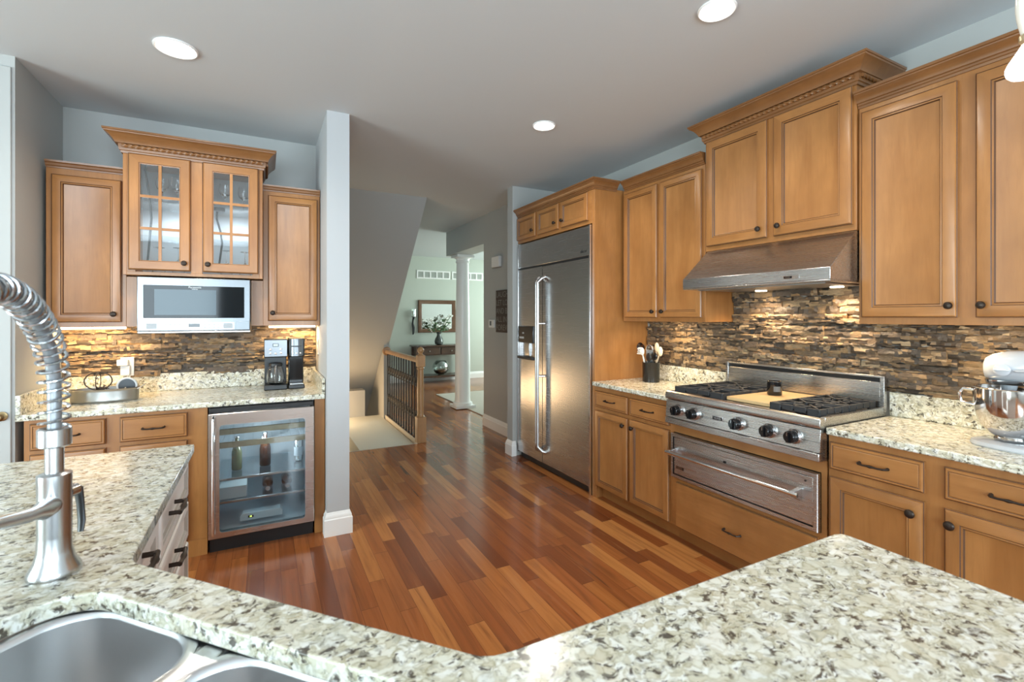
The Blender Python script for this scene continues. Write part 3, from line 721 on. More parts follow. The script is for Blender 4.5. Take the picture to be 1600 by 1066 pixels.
# ================================================================== BAR WALL (faces -Y)
CROWNS = [(0, 0), (.005, 0), (.007, .008), (.014, .012), (.018, .024), (.026, .030), (.028, .040), (0, .040)]
t = thing('wall_cabinet', 'narrow maple wall cabinet left of the glass-door cabinet', 'cabinet', (-1.112, 3.66, 0), 0, 'maple wall cabinets over the bar')
MB().box(0, .366, 0, .338, 1.36, 2.30).build('body', [WV], t, .001)
MB().box(.3665, .438, 0, .02, 1.36, 1.668).build('filler_strip', [WV], t, .001)
d = door(t, .026, .346, 1.389, 2.247); knob(d, .312, 1.437)
crown(t, [(0, 0), (.366, 0)], 2.285, CROWNS)
t = thing('wall_cabinet', 'narrow maple wall cabinet above the coffee maker, beside the white partition', 'cabinet', (-.005, 3.66, 0), 0, 'maple wall cabinets over the bar')
MB().box(0, .360, 0, .338, 1.36, 2.30).build('body', [WV], t, .001)
MB().box(-.072, -.0005, 0, .02, 1.36, 1.668).build('filler_strip', [WV], t, .001)
d = door(t, .030, .343, 1.393, 2.256); knob(d, .058, 1.448)
crown(t, [(0, 0), (.360, 0)], 2.285, CROWNS)
# glass-door cabinet
t = thing('glass_cabinet', 'maple wall cabinet with two six-pane glass doors above the microwave', 'cabinet', (-.744, 3.57, 0))
w, z0, z1, dp = .736, 1.674, 2.43, .425
mb = MB()
mb.box(0, .018, 0, dp, z0, z1).box(w - .018, w, 0, dp, z0, z1).box(.018, w - .018, 0, dp, z0, z0 + .02).box(.018, w - .018, 0, dp, z1 - .02, z1)
mb.box(.018, .06, 0, .018, z0 + .02, z1 - .02).box(w - .06, w - .018, 0, .018, z0 + .02, z1 - .02).box(w / 2 - .03, w / 2 + .03, 0, .018, z0 + .02, z1 - .02)
mb.build('body', [WV], t, .001)
MB().box(.0185, w - .0185, dp - .008, dp, z0 + .021, z1 - .021).build('back_panel', [plain('cabinet_back', (.50, .53, .56), .4)], t)
for z in (1.935, 2.150): MB().box(.0185, w - .0185, .128, dp - .01, z - .008, z).build('shelf', [PANE], t)
def glass_door(a, b, kx):
    mb = MB(); y = -.001; ty = y - .021; zz0, zz1 = 1.704, 2.40; r = .058
    nested(mb, a, b, zz0, zz1, [(0, y, 0), (0, y - .013, 0), (.003, y - .0145, 1), (.008, ty, 0), (r - .006, ty, 0), (r - .004, ty + .003, 1), (r, ty + .004, 0), (r, y, 0)], fill=None, back=False)
    xs0, xs1, ys0, ys1 = a + r, b - r, zz0 + r, zz1 - r
    L = [[Vector(p) for p in rect(a, b, zz0, zz1, i, y)] for i in (0, r)]
    for e in range(4): mb.poly([L[0][e], L[0][(e + 1) % 4], L[1][(e + 1) % 4], L[1][e]], [(0, 1, 2, 3)])
    d = mb.build('door', WOOD3, t, angle=25, recalc=True)
    xm = (xs0 + xs1) / 2
    m2 = MB(); m2.box(xm - .008, xm + .008, ty + .003, ty + .014, ys0, ys1)
    for k in (1, 2): z = ys0 + (ys1 - ys0) * k / 3; m2.box(xs0, xs1, ty + .0035, ty + .0135, z - .008, z + .008)
    m2.build('muntin', [WV], d)
    MB().box(xs0 - .004, xs1 + .004, ty + .0145, ty + .0175, ys0 - .004, ys1 + .004).build('pane', [PANE], d)
    knob(d, kx, 1.752)
glass_door(.027, .338, .306); glass_door(.401, .712, .430)
crown(t, [(0, .33), (0, 0), (w, 0), (w, .33)], 2.405, CROWNB, [((0, -.023, 2.436), (w, -.023, 2.436)), ((w + .023, 0, 2.436), (w + .023, .32, 2.436))])
# puck lights with their cords, then glasses
CABLE = plain('black_cable', (.012, .012, .012), .5)
for x, zt, zb, lab in ((-.640, 2.382, 1.70, 'black puck light and hanging cord behind the left glass door'), (-.262, 2.116, 1.70, 'black puck light and hanging cord behind the right glass door')):
    o = thing('puck_light', lab, 'lamp', (x, 3.655, zt), 0, 'puck lights inside the glass cabinet')
    MB().lathe([(.034, .022), (.036, .018), (.034, 0), (.03, -.002)], n=24).build('housing', [BLACK], o)
    spot('puck_glow', (x + .09, 3.74, 2.07), 2.2, (.86, .94, 1.0), 165, .5, .03, (.1, .6, -1))
    h = zt - zb; MB().tube([(-.012, .012, .0), (-.014, .014, -.05), (.006, .016, -h * .3), (.016, .020, -h * .5), (.004, .020, -h * .75), (-.008, .020, -h + .012)], .006, 6).build('cord', [CABLE], o)
def wine_glass(x, y, z, lab, up=True):
    t = thing('wine_glass', lab, 'glass', (x, y, z), 0, 'wine glasses in the glass cabinet')
    P_ = [(.031, 0), (.031, .002), (.006, .006), (.0035, .012), (.0035, .075), (.008, .082), (.028, .098), (.036, .125), (.034, .155), (.030, .172), (.0288, .172), (.0328, .155), (.0345, .125), (.0265, .1), (.002, .086)]
    if not up: P_ = [(r, .1725 - h) for r, h in P_]
    MB().lathe(P_, n=20).build('goblet', [GLASS], t); return t
for k, (x, y) in enumerate(((-.585, 3.78), (-.500, 3.74), (-.235, 3.76), (-.125, 3.80))):
    wine_glass(x, y, 2.1508, ('upright wine glass on the top shelf behind the left door, nearer its cord', 'upright wine glass on the top shelf behind the left door, nearer the centre stile',
                             'upright wine glass on the top shelf behind the right door, nearer the centre stile', 'upright wine glass on the top shelf behind the right door, at its far right')[k])
for k, (x, y) in enumerate(((-.600, 3.76), (-.490, 3.72), (-.225, 3.73), (-.115, 3.76))):
    wine_glass(x, y, 1.6948, ('upturned wine glass at the bottom left behind the left glass door', 'upturned wine glass at the bottom right behind the left glass door',
                              'upturned wine glass at the bottom left behind the right glass door', 'upturned wine glass at the bottom right behind the right glass door')[k], False)

# microwave
t = thing('microwave', 'stainless over-counter microwave with dark glass door under the glass cabinet', 'microwave', (-.669, 3.52, 0))
w = .590; zb, zt = 1.322, 1.662
MB().box(.002, w - .002, .022, .44, zb, zt).build('body', [STEEL], t)
MW = plain('microwave_steel', (.19, .20, .21), .26, 1.0)
MWG = plain('microwave_glass', (.006, .008, .010), .06, spec=.25)
fr = MB(); fr.box(0, w, 0, .021, zb + .012, zt); fr = fr.build('front', [MW], t, .004)
MB().box(.004, w - .004, -.004, .021, zb, zb + .011).build('lower_trim', [STEEL], t, .002)
MB().box(.032, w - .034, -.008, -.0005, 1.414, 1.612).build('glass_door', [MWG], fr, .002)
MB().box(.086, .402, -.0092, -.0082, 1.432, 1.588).build('window', [plain('screen_grey', (.085, .12, .145), .12, spec=.25)], fr)
pn = MB().box(.040, .500, -.0025, -.0005, 1.342, 1.386).build('control_strip', [plain('strip_silver', (.62, .65, .68), .3, .6)], fr)
MB().box(.245, .325, -.0035, -.0026, 1.348, 1.384).build('display_frame', [NICKEL], pn)
MB().box(.255, .315, -.0042, -.0036, 1.357, 1.379).build('display', [BLACKG], pn)
for a in (.045, .440): MB().box(a, a + .052, -.0035, -.0026, 1.348, 1.382).build('key_block', [plain('key_grey', (.36, .38, .40), .4)], pn)
mb = MB()
for r_ in range(2):
    for c_ in range(5): mb.box(.108 + c_ * .024, .122 + c_ * .024, -.0032, -.0026, 1.352 + r_ * .016, 1.360 + r_ * .016); 
for r_ in range(2):
    for c_ in range(4): mb.box(.335 + c_ * .024, .350 + c_ * .024, -.0032, -.0026, 1.352 + r_ * .016, 1.360 + r_ * .016)
mb.build('keys', [plain('key_pale', (.52, .54, .56), .4)], pn)
MB().box(.508, .586, -.003, -.0005, 1.338, 1.390).build('open_button', [MW], fr, .001)
text('logo', 'Panasonic', .017, plain('logo_white', (.75, .78, .8), .4), fr, (.290, -.0086, 1.603))
text('logo_line', 'Inverter', .010, bpy.data.materials['logo_white'], fr, (.290, -.0086, 1.592))

# base cabinets, cooler, end panel
t = thing('base_cabinet', 'maple bar base cabinet with two small drawers left of the beverage cooler', 'cabinet', (-1.105, 3.355, 0))
w = .806
MB().box(0, w, 0, .62, .10, .881).box(.708, w, 0, .10, 0, .0995).build('body', [WV], t, .001)
MB().box(0, .7075, .07, .085, 0, .099).build('toe_kick', [WH], t)
for a, b, hx in ((.026, .334, .175), (.395, .708, .548)):
    d = slab_drawer(t, a, b, .722, .862); pull(d, hx, .790, w=.10)
    d = door(t, a, b, .106, .700); knob(d, hx + .1, .65)
t = tag(MB().box(.294, .357, 3.355, 3.975, 0, .8805).build('end_panel', [WV], None, .001), 'maple panel between beverage cooler and white partition', 'cabinet panel')
worktop('granite bar worktop on the far left, under microwave and coffee maker', -1.131, 3.325, 1.488, .673, 0, ('l', 'r'))

t = thing('beverage_cooler', 'stainless framed glass-door beverage cooler under the bar worktop', 'cooler', (-.293, 3.31, 0))
w = .581
LIN = plain('cooler_liner', (.55, .62, .66), .4)
mb = MB(); zb, zt = .10, .876
mb.box(0, .02, .05, .60, zb, zt).box(w - .02, w, .05, .60, zb, zt).box(.02, w - .02, .05, .60, zb, zb + .02).box(.02, w - .02, .05, .60, zt - .02, zt)
mb.build('body', [BLACK], t)
MB().box(.021, w - .021, .58, .60, zb + .021, zt - .021).box(.0205, .024, .06, .579, zb + .021, zt - .021).box(w - .024, w - .0205, .06, .579, zb + .021, zt - .021).box(.025, w - .025, .06, .579, zb + .021, zb + .026).build('liner', [LIN], t)
MB().box(.006, w - .006, .012, .048, .848, .874).build('top_grille', [BLACK], t, .003)
MB().box(.003, w - .003, .06, .10, 0, .095).build('kick_plate', [BLACK], t)
dr = MB(); a, b, c, d_ = 0, w, .098, .842; L = []
def rr(x0, x1, z0, z1, r, y, k=5):
    out = []
    for cx_, cz_, a0 in ((x1 - r, z0 + r, -PI / 2), (x1 - r, z1 - r, 0), (x0 + r, z1 - r, PI / 2), (x0 + r, z0 + r, PI)):
        for i in range(k + 1): an = a0 + PI / 2 * i / k; out.append((cx_ + r * math.cos(an), y, cz_ + r * math.sin(an)))
    return out
outer = lambda y, i=0: rr(a + i, b - i, c + i, d_ - i, .004, y); inner = lambda y: rr(.054, w - .050, .128, .776, .022, y)
dr.loft([outer(.045), outer(.003), outer(0, .003), inner(0), inner(.045)], closed=True)
dr = dr.build('door', [steel('cooler_steel', (.56, .50, .46), .24, (3, 300, 300))], t)
MB().box(.050, w - .046, .018, .024, .124, .780).build('pane', [COOLPANE], dr)
mb = MB(); mb.loft([inner(-.001), inner(.002), rr(.058, w - .054, .132, .772, .018, .002), rr(.058, w - .054, .132, .772, .018, -.001)], closed=True); mb.build('pane_trim', [NICKEL], dr)
MB().tube([(.028, 0, .125), (.028, -.035, .135), (.028, -.042, .16), (.028, -.042, .79), (.028, -.035, .815), (.028, 0, .825)], .0085, 12).build('handle', [CHROME], dr)
RK = wood('beech_rack', (.62, .47, .30), (.70, .55, .37), (.5, .36, .2), 'x', .45)
for z in (.694, .612):
    r_ = MB().box(.03, w - .03, .085, .105, z, z + .035).build('rack_front', [RK], t, .003)
    mb = MB()
    for i in range(9): x = .06 + i * .056; mb.cyl((x, .105, z + .01), (x, .57, z + .01), .003, n=6)
    mb.build('rack_wires', [CHROME], r_)
SH = pane_mat('cooler_shelf_glass', (.86, .92, .94), .12)
for z in (.415, .275):
    s_ = MB().box(.03, w - .03, .10, .57, z, z + .005).build('shelf', [SH], t)
    MB().box(.026, w - .026, .088, .0995, z - .005, z + .010).build('shelf_trim', [NICKEL], s_, .002)
cb = MB().prism([(.16, .150), (.40, .150), (.40, .180), (.385, .196), (.175, .196), (.16, .180)], 'y', .075, .14).build('control_box', [plain('cooler_grey', (.55, .62, .66), .35)], t, .003)
MB().box(.205, .235, .0735, .0745, .166, .180).build('readout', [BLACK], cb)
text('readout_digits', '38', .012, emis('green_led', (.6, .9, .1), 2.5), cb, (.220, .073, .173))
point('cooler_lamp', (-.293 + .29, 3.31 + .25, .62), 2.4, (.85, .95, 1), .05)
def bottle(name, lab, loc, mat_, h=.20, r=.030, lying=False, cap=None):
    t = thing(name, lab, 'bottle', loc, 0, 'bottles in the beverage cooler')
    P_ = [(r * .9, 0), (r, .006), (r, h * .52), (r * .85, h * .62), (.0125, h * .80), (.0115, h * .95), (.0135, h * .955), (.0135, h * .97)]
    ax = '-y' if lying else 'z'
    MB().lathe(P_, axis=ax, n=24).build('glass', [mat_], t)
    MB().lathe([(.0142, h * .9705), (.0142, h * 1.0), (.005, h * 1.003)], axis=ax, n=16).build('cap', [cap or NICKEL], t); return t
AMB = plain('amber_glass', (.035, .012, .006), .08, spec=.8); CLR = plain('pale_green_glass', (.11, .125, .07), .08, spec=.7)
bottle('beer_bottle', 'pale green glass bottle standing on the left of the cooler shelf', (-.293 + .135, 3.31 + .28, .421), CLR, .215)
bottle('beer_bottle', 'dark amber bottle standing in the middle of the cooler shelf', (-.293 + .300, 3.31 + .30, .421), AMB, .22, .034)
bottle('beer_bottle', 'amber bottle lying cap forward on the lower cooler shelf, nearer the white box', (-.293 + .315, 3.31 + .35, .313), AMB, .22, .032, True)
bottle('beer_bottle', 'amber bottle lying cap forward on the lower cooler shelf, further right', (-.293 + .430, 3.31 + .35, .313), AMB, .22, .032, True)
o = thing('drink_can', 'slim silver can standing at the right of the cooler shelf', 'can', (-.293 + .505, 3.31 + .30, .421))
MB().lathe([(.022, 0), (.028, .008), (.028, .135), (.023, .148), (.002, .147)], n=24).build('can', [NICKEL], o)
MB().lathe([(.0284, .04), (.0284, .10)], n=24, caps=(False, False)).build('label', [plain('can_label', (.5, .55, .6), .4)], o)
tag(MB().box(0, .15, 0, .20, 0, .075).build('carton', [plain('white_card', (.75, .78, .78), .6)], None, .003), 'white carton on the lower left shelf of the beverage cooler', 'box', None, (-.293 + .045, 3.31 + .13, .2815))
area('strip_light', (-.93, 3.82, 1.354), (0, .25, -1), .30, .03, 2.6, (1, .68, .33))
area('strip_light', (.20, 3.82, 1.354), (0, .25, -1), .25, .03, 2.2, (1, .68, .33))
tag(MB().box(-1.09, -.76, 3.70, 3.73, 1.346, 1.3585).build('strip_lamp', [WARML], None, .002), 'glowing warm light strip under the narrow left bar cabinet', 'lamp')
tag(MB().box(.03, .33, 3.70, 3.73, 1.346, 1.3585).build('strip_lamp', [bpy.data.materials['warm_strip']], None, .002), 'glowing warm light strip under the cabinet above the coffee maker', 'lamp')

# coffee maker
t = thing('coffee_maker', 'black and steel twin coffee maker with glass carafe on the bar', 'coffee maker', (0, 3.66, .9145))
CS = plain('coffee_steel', (.21, .22, .235), .30, .9)
MB().box(0, .146, .0, .20, 0, .036).build('base', [BLACK], t, .006)
MB().box(.003, .143, .13, .205, .0365, .225).build('rear_tank', [BLACK], t, .004)
MB().box(0, .146, .0, .205, .2255, .352).build('brew_head', [BLACK], t, .006)
cp = MB().box(.003, .143, -.004, -.0002, .232, .346).build('control_face', [CS], t, .001)
MB().box(.053, .090, -.006, -.0042, .300, .322).build('display_bezel', [BLACK], cp)
MB().box(.057, .086, -.007, -.0062, .303, .319).build('display', [plain('lcd', (.55, .68, .72), .3)], cp)
for x, z in ((.040, .282), (.104, .282), (.040, .257), (.072, .254), (.106, .257)):
    MB().lathe([(.0075, 0), (.0075, .003), (.006, .004)], (x, -.0043, z), '-y', 14).build('button', [CHROME], cp)
c_ = MB().lathe([(.040, .038), (.052, .044), (.058, .075), (.055, .115), (.044, .150), (.040, .160), (.0385, .160), (.0425, .149), (.053, .114), (.056, .076), (.050, .047), (.001, .044)], (.073, .062, 0), n=32).build('carafe', [GLASS], t)
MB().lathe([(.042, .1605), (.044, .170), (.040, .182), (.01, .186)], (.073, .062, 0), n=24).build('carafe_lid', [BLACK], c_)
MB().tube([(.073, .010, .168), (.073, -.022, .166), (.073, -.034, .15), (.073, -.032, .09), (.073, -.020, .058), (.073, .008, .056)], .009, 10).build('carafe_handle', [CS], c_)
MB().box(.152, .256, .0, .195, 0, .030).build('pod_base', [BLACK], t, .006)
MB().box(.154, .254, .09, .20, .0305, .225).build('pod_column', [BLACKG], t, .008)
MB().box(.160, .248, .004, .088, .031, .036).build('drip_tray', [NICKEL], t, .001)
pb = MB().box(.152, .256, -.002, .20, .2255, .356).build('pod_head', [BLACK], t, .010)
MB().prism([(.152 + .052 + .053 * math.cos(a), .035 - .048 * math.sin(a)) for a in [PI * i / 12 for i in range(13)]], 'z', .230, .296).build('pod_face', [CS], pb, .001)
MB().prism([(.152 + .052 + .053 * math.cos(a), .035 - .048 * math.sin(a)) for a in [PI * i / 12 for i in range(13)]], 'z', .302, .352).build('pod_lid', [CS], pb, .002)
for x, y_ in ((.180, -.0098), (.204, -.0145), (.228, -.0098)): MB().lathe([(.006, 0), (.006, .003), (.004, .004)], (x, y_, .252), '-y', 12).build('button', [CHROME], pb)

# tray of ornaments at the left of the bar
GALV = steel('galvanised', (.40, .40, .385), .26, (2, 2, 90))
t = thing('galvanised_tray', 'long oval galvanised tray holding ornaments on the left of the bar', 'tray', (-.845, 3.66, .9148), .0)
prof = [(.150, 0), (.152, .003)] + [(.153 + .0022 * (i % 2), .008 + i * .0058) for i in range(11)] + [(.160, .076), (.156, .078), (.151, .074), (.149, .006), (.001, .005)]
MB().lathe(prof, n=56, sy=.55, sx=1.05).build('wall', [GALV], t, angle=50)
for s in (-1, 1): MB().tube([(s * .158, -.03, .066), (s * .176, -.028, .078), (s * .192, -.022, .090), (s * .192, .022, .090), (s * .176, .028, .078), (s * .158, .03, .066)], .0035, 8).build('handle', [CHROME], t)
DK = plain('dark_twig', (.035, .025, .020), .6)
t = thing('wire_orb', 'dark wire hoop ornament on a tangle of twigs in the oval tray', 'ornament', (-.880, 3.665, .922))
MB().ring((0, 0, .115), .062, .0035, 'y', 36, 8, sx=1.05, sy=.85).build('hoop', [DK], t)
MB().ring((0, 0, .115), .050, .0025, 'x', 32, 8).build('cross_hoop', [DK], t)
rnd = random.Random(4); mb = MB()
for i in range(46):
    a = rnd.uniform(0, 2 * PI); r0 = rnd.uniform(0, .05); z = rnd.uniform(.01, .075); p = Vector((r0 * math.cos(a), .6 * r0 * math.sin(a), z))
    q = p + Vector((rnd.uniform(-.04, .04), rnd.uniform(-.02, .02), rnd.uniform(-.02, .028))); q.z = max(q.z, .008)
    mb.tube([p, (p + q) / 2 + Vector((0, 0, .008)), q], .0032, 5)
mb.build('twig_nest', [DK], t)
def pine(x, y, lab):
    t = thing('pine_cone', lab, 'pine cone', (x, y, .9215), rnd.uniform(0, 3), 'pine cones in the oval tray'); mb = MB()
    mb.ball((0, 0, .028), .018, 10, (1, 1, 1.25))
    for k in range(7):
        z = .010 + k * .0062; R = .024 * math.sin(PI * (k + 1.2) / 8.6)
        for j in range(8):
            a = j * PI / 4 + k * .4; mb.ball((R * math.cos(a), R * math.sin(a), z), .0062, 6, (1, 1, .45))
    return mb.build('scales', [plain('pine_brown', (.06, .038, .026), .7)], t)
pine(-.962, 3.655, 'dark pine cone at the left end of the oval tray'); pine(-.800, 3.645, 'dark pine cone between wire hoop and round mirror in the tray')
t = thing('round_mirror', 'small round dark disc with a white rim leaning in the oval tray', 'ornament', (-.748, 3.69, .921))
d = MB().lathe([(.044, 0), (.044, .006), (.001, .007)], (0, 0, .055), '-y', 36).build('disc', [plain('slate', (.04, .05, .06), .35)], t); d.location = (0, 0, .020)
MB().ring((0, -.003, .075), .047, .006, 'y', 36, 8).build('rim', [WHITEP], t)
t = thing('starfish', 'cream starfish leaning against the small round disc', 'ornament', (-.752, 3.668, .9275)); mb = MB()
for k in range(5):
    a = PI / 2 + k * 2 * PI / 5; mb.tube([(0, 0, .030), (.016 * math.cos(a), 0, .030 + .016 * math.sin(a)), (.033 * math.cos(a), .002, .030 + .033 * math.sin(a))], [.009, .007, .003], 8)
mb.build('arms', [CREAM], t)
# outlet with a plugged-in charger, wall plates
t = thing('wall_outlet', 'white wall outlet with plugged adapter on the stone behind the tray', 'outlet', (-.803, 3.962, 1.095))
MB().box(-.036, .036, 0, .006, -.065, .058).build('plate', [WHITEP], t, .002)
MB().box(-.046, .012, -.045, -.0005, .005, .045).build('adapter', [WHITEP], t, .004)
MB().box(-.030, .020, -.034, -.0005, -.060, .0045).build('lower_adapter', [WHITEP], t, .004)
t = thing('wall_plate', 'white switch plate on the side of the partition by the coffee maker', 'outlet', (.3595, 3.80, 1.20))
MB().box(-.006, 0, -.035, .035, -.06, .06).build('plate', [WHITEP], t, .001); MB().box(-.009, -.0062, -.015, .015, -.03, .03).build('rocker', [WHITEP], t)
t = thing('wall_plate', 'white switch plate on the grey side wall left of the bar stone', 'outlet', (-1.1345, 3.88, 1.22))
MB().box(0, .006, -.035, .035, -.06, .06).build('plate', [WHITEP], t, .001); MB().box(.0062, .009, -.015, .015, -.03, .03).build('rocker', [WHITEP], t)

# ================================================================== ISLAND
t = thing('kitchen_island', 'white painted island base with drawers and dark pulls, below speckled granite', 'kitchen island', (0, 0, 0))
mb = MB(); zt = .880
mb.box(-.84, -.2855, 1.28, 2.252, .10, zt)
mb.box(.36, 1.15, .05, .592, .10, zt)
u = Vector((.677, -.736)); nv = Vector((-.736, -.677)); B0 = Vector((-.25, 1.235))
def dg(a, b): p = B0 + u * a + nv * b; return (p.x, p.y)
mb.prism([dg(.03, .030), dg(.77, .030), dg(.77, .045), dg(.03, .045)], 'z', .10, zt)
mb.build('body', [WHITE3[0]], t, .001)
def isl(o): o.location = (-.285, 1.28, 0); o.rotation_euler = (0, 0, PI / 2); return o
MB().box(-.80, -.335, 1.33, 2.20, 0, .099).build('plinth', [WHITE3[0]], t)
def ipull(d, x, z, w=.13):
    mb = MB(); y = -.022; h = w / 2
    mb.tube([(x - h, y, z), (x - h, y - .029, z)], .007, 8); mb.tube([(x + h, y, z), (x + h, y - .029, z)], .007, 8)
    mb.tube([(x - h - .006, y - .029, z), (x - h * .4, y - .032, z), (x, y - .032, z), (x + h * .4, y - .032, z), (x + h + .006, y - .029, z)], [.007, .006, .010, .006, .007], 8)
    return mb.build('handle', [BRONZE], d)
for a, b in ((.716, .866), (.556, .700), (.335, .540), (.112, .318)):
    d = isl(panel_drawer(t, .400, .966, a, b, WHITE3, rail=.042)); ipull(d, .580, (a + b) / 2 + .015, .105)
d = isl(door(t, .010, .372, .112, .866, WHITE3, rail=.06)); ipull(d, .120, .838, .08)

def granite_top():
    bm = bmesh.new()
    out = [(-.246, 2.256), (-.246, 1.270), (-.243, 1.246), (-.232, 1.222), (.272, .664), (.286, .650), (.304, .641), (.33, .637), (1.175, .630), (1.188, .626), (1.197, .615), (1.200, .600), (1.200, -.03), (.036, -.03), (-.177, .211), (-.721, .802), (-.905, 1.0), (-.905, 2.268)]
    hole = []
    U0, U1, V0, V1, r = .012, .775, .088, .500, .085
    for a_, b_, a0 in ((U1 - r, V0 + r, -PI / 2), (U1 - r, V1 - r, 0), (U0 + r, V1 - r, PI / 2), (U0 + r, V0 + r, PI)):
        for i in range(9): an = a0 + PI / 2 * i / 8; hole.append(dg(a_ + r * math.cos(an), b_ + r * math.sin(an)))
    lo, hi = .8812, .9145
    for z in (lo, hi):
        es = []
        for ring in (out, hole):
            vs = [bm.verts.new((x, y, z)) for x, y in ring]
            es += [bm.edges.new((vs[i], vs[(i + 1) % len(vs)])) for i in range(len(vs))]
        bmesh.ops.triangle_fill(bm, use_beauty=True, use_dissolve=False, edges=es)
    bm.verts.ensure_lookup_table(); n1 = len(out); n2 = len(hole); N = n1 + n2
    for off, n_ in ((0, n1), (n1, n2)):
        for i in range(n_):
            j = (i + 1) % n_; bm.faces.new((bm.verts[off + i], bm.verts[off + j], bm.verts[N + off + j], bm.verts[N + off + i]))
    m = MB(); m.bm.free(); m.bm = bm
    return m.build('slab', [GRANITE], None, .010, seg=4)
o = granite_top(); o.name = 'island_worktop'
tag(o, 'large angled granite island worktop in the foreground with sink cutout', 'worktop')

# undermount double sink (local x along the diagonal, y towards the camera side)
t = thing('sink', 'stainless double-bowl sink set under the foreground granite', 'sink', (B0.x, B0.y, .880), math.atan2(u.y, u.x))
# local frame: x = u, y' = -v
def bowl(name, u0, u1, v0, v1, r, dep):
    def ring(i, z, rr_):
        o = []; a0s = ((u1 - i - rr_, v0 + i + rr_, -PI / 2), (u1 - i - rr_, v1 - i - rr_, 0), (u0 + i + rr_, v1 - i - rr_, PI / 2), (u0 + i + rr_, v0 + i + rr_, PI))
        for a_, b_, a0 in a0s:
            for k in range(9): an = a0 + PI / 2 * k / 8; o.append((a_ + rr_ * math.cos(an), -(b_ + rr_ * math.sin(an)), z))
        return o
    mb = MB()
    mb.loft([ring(-.018, -.0012, r + .018), ring(-.018, -.004, r + .018), ring(.0, -.012, r), ring(.004, -dep * .7, r), ring(.012, -dep * .9, r), ring(.035, -dep, r * .8), ring(.038, -dep - .002, r * .8),
             ][::1], cap0=False, cap1=True)
    # rolled lip
    mb.loft([ring(-.018, -.0012, r + .018), ring(-.006, -.0009, r + .006), ring(0, -.004, r), ring(.0025, -.012, r)], cap0=False, cap1=False)
    o = mb.build(name, [SINKS], t, angle=60)
    MB().lathe([(.044, -dep + .0005), (.040, -dep + .003), (.028, -dep + .001), (.002, -dep - .001)], ((u0 + u1) / 2, -(v0 + v1) / 2, 0), n=28).build('drain', [CHROME], o)
    return o
fl = [(.253 + .089 * math.sin(a), -(.165 - .089 * math.cos(a))) for a in [PI / 2 * i / 8 for i in range(9)]] + [(.463 - .089 * math.cos(a), -(.165 - .089 * math.sin(a))) for a in [PI / 2 * i / 8 for i in range(9)]] + [(.463, -.056), (.253, -.056)]
MB().prism(fl, 'z', -.010, -.0045).build('flange', [SINKS], t)
bowl('left_bowl', .022, .338, .080, .49, .085, .20)
bowl('right_bowl', .378, .765, .080, .49, .085, .20)
MB().box(.336, .380, -.52, -.058, -.020, -.0012).build('divider', [SINKS], t, .004)

# spring faucet
FX, FY = -.366, 1.246
t = thing('faucet', 'satin spring-neck kitchen faucet rising from the foreground granite', 'faucet', (FX, FY, .9148), 0)
MB().lathe([(.041, 0), (.042, .006), (.040, .012), (.031, .030), (.027, .050), (.0262, .075)], n=36).build('base_flange', [NICKEL], t)
bd = MB().lathe([(.0262, .0752), (.0262, .178), (.0265, .182), (.0265, .196), (.020, .199), (.001, .1992)], n=36).build('body', [NICKEL], t)
MB().cyl((0, 0, .1995), (0, 0, .262), .0145, n=24).build('riser', [NICKEL], t)
MB().lathe([(.022, .250), (.026, .253), (.026, .285), (.022, .288)], n=28, caps=(True, True)).build('spring_collar', [NICKEL], t)
# lever on the right, spout-side arm on the left
lv = MB().tube([(.012, .022, .150), (.020, .040, .150)], .013, 14).build('valve_hub', [NICKEL], t)
MB().tube([(.020, .040, .155), (.023, .047, .150), (.026, .050, .115), (.028, .050, .080), (.027, .046, .058)], [.009, .010, .008, .008, .006], 10, squash=.6).build('lever', [plain('lever_dark', (.12, .125, .13), .3, .9)], lv)
ar = MB().tube([(0, -.020, .140), (0, -.055, .143), (0, -.085, .150), (0, -.125, .158), (0, -.305, .205)], [.018, .0175, .0115, .012, .0100], 16).build('side_arm', [NICKEL], t)
# arch: gooseneck hose with spring
pts = [Vector((0, 0, .26)), Vector((0, 0, .33)), Vector((0, -.004, .39)), Vector((0, -.025, .445)), Vector((.0, -.072, .492)), Vector((0, -.135, .528)), Vector((0, -.205, .548)), Vector((0, -.27, .545)), Vector((0, -.33, .515)), Vector((0, -.37, .455)), Vector((0, -.385, .39))]
def smooth(P, k=14):
    out = []
    for i in range(len(P) - 1):
        p0, p1, p2, p3 = P[max(i - 1, 0)], P[i], P[i + 1], P[min(i + 2, len(P) - 1)]
        for j in range(k):
            s = j / k; out.append(.5 * ((2 * p1) + (p2 - p0) * s + (2 * p0 - 5 * p1 + 4 * p2 - p3) * s * s + (3 * p1 - p0 - 3 * p2 + p3) * s ** 3))
    return out + [P[-1]]
path = smooth(pts)
hs = MB().tube(path, .0110, 16).build('hose', [plain('hose_grey', (.34, .36, .38), .38, .5)], t)
seg = [0]
for i in range(1, len(path)): seg.append(seg[-1] + (path[i] - path[i - 1]).length)
def at(s):
    i = 1
    while i < len(path) - 1 and seg[i] < s: i += 1
    f = (s - seg[i - 1]) / max(seg[i] - seg[i - 1], 1e-9); return path[i - 1].lerp(path[i], f), (path[i] - path[i - 1]).normalized()
coil = []; s = .026; pitch = .0205; L_ = seg[-1] - .02
n_ = int((L_ - s) / pitch * 18)
for i in range(n_ + 1):
    ss = s + (L_ - s) * i / n_; p, tg = at(ss); a = 2 * PI * (ss - s) / pitch
    X_ = Vector((1, 0, 0)); Y_ = tg.cross(X_).normalized(); coil.append(p + (X_ * math.cos(a) + Y_ * math.sin(a)) * .0225)
MB().tube(coil, .0029, 7).build('spring', [plain('spring_steel', (.46, .48, .50), .2, 1)], t)
MB().cyl((0, -.385, .389), (0, -.388, .28), .017, .020, 20).build('spray_head', [NICKEL], t)

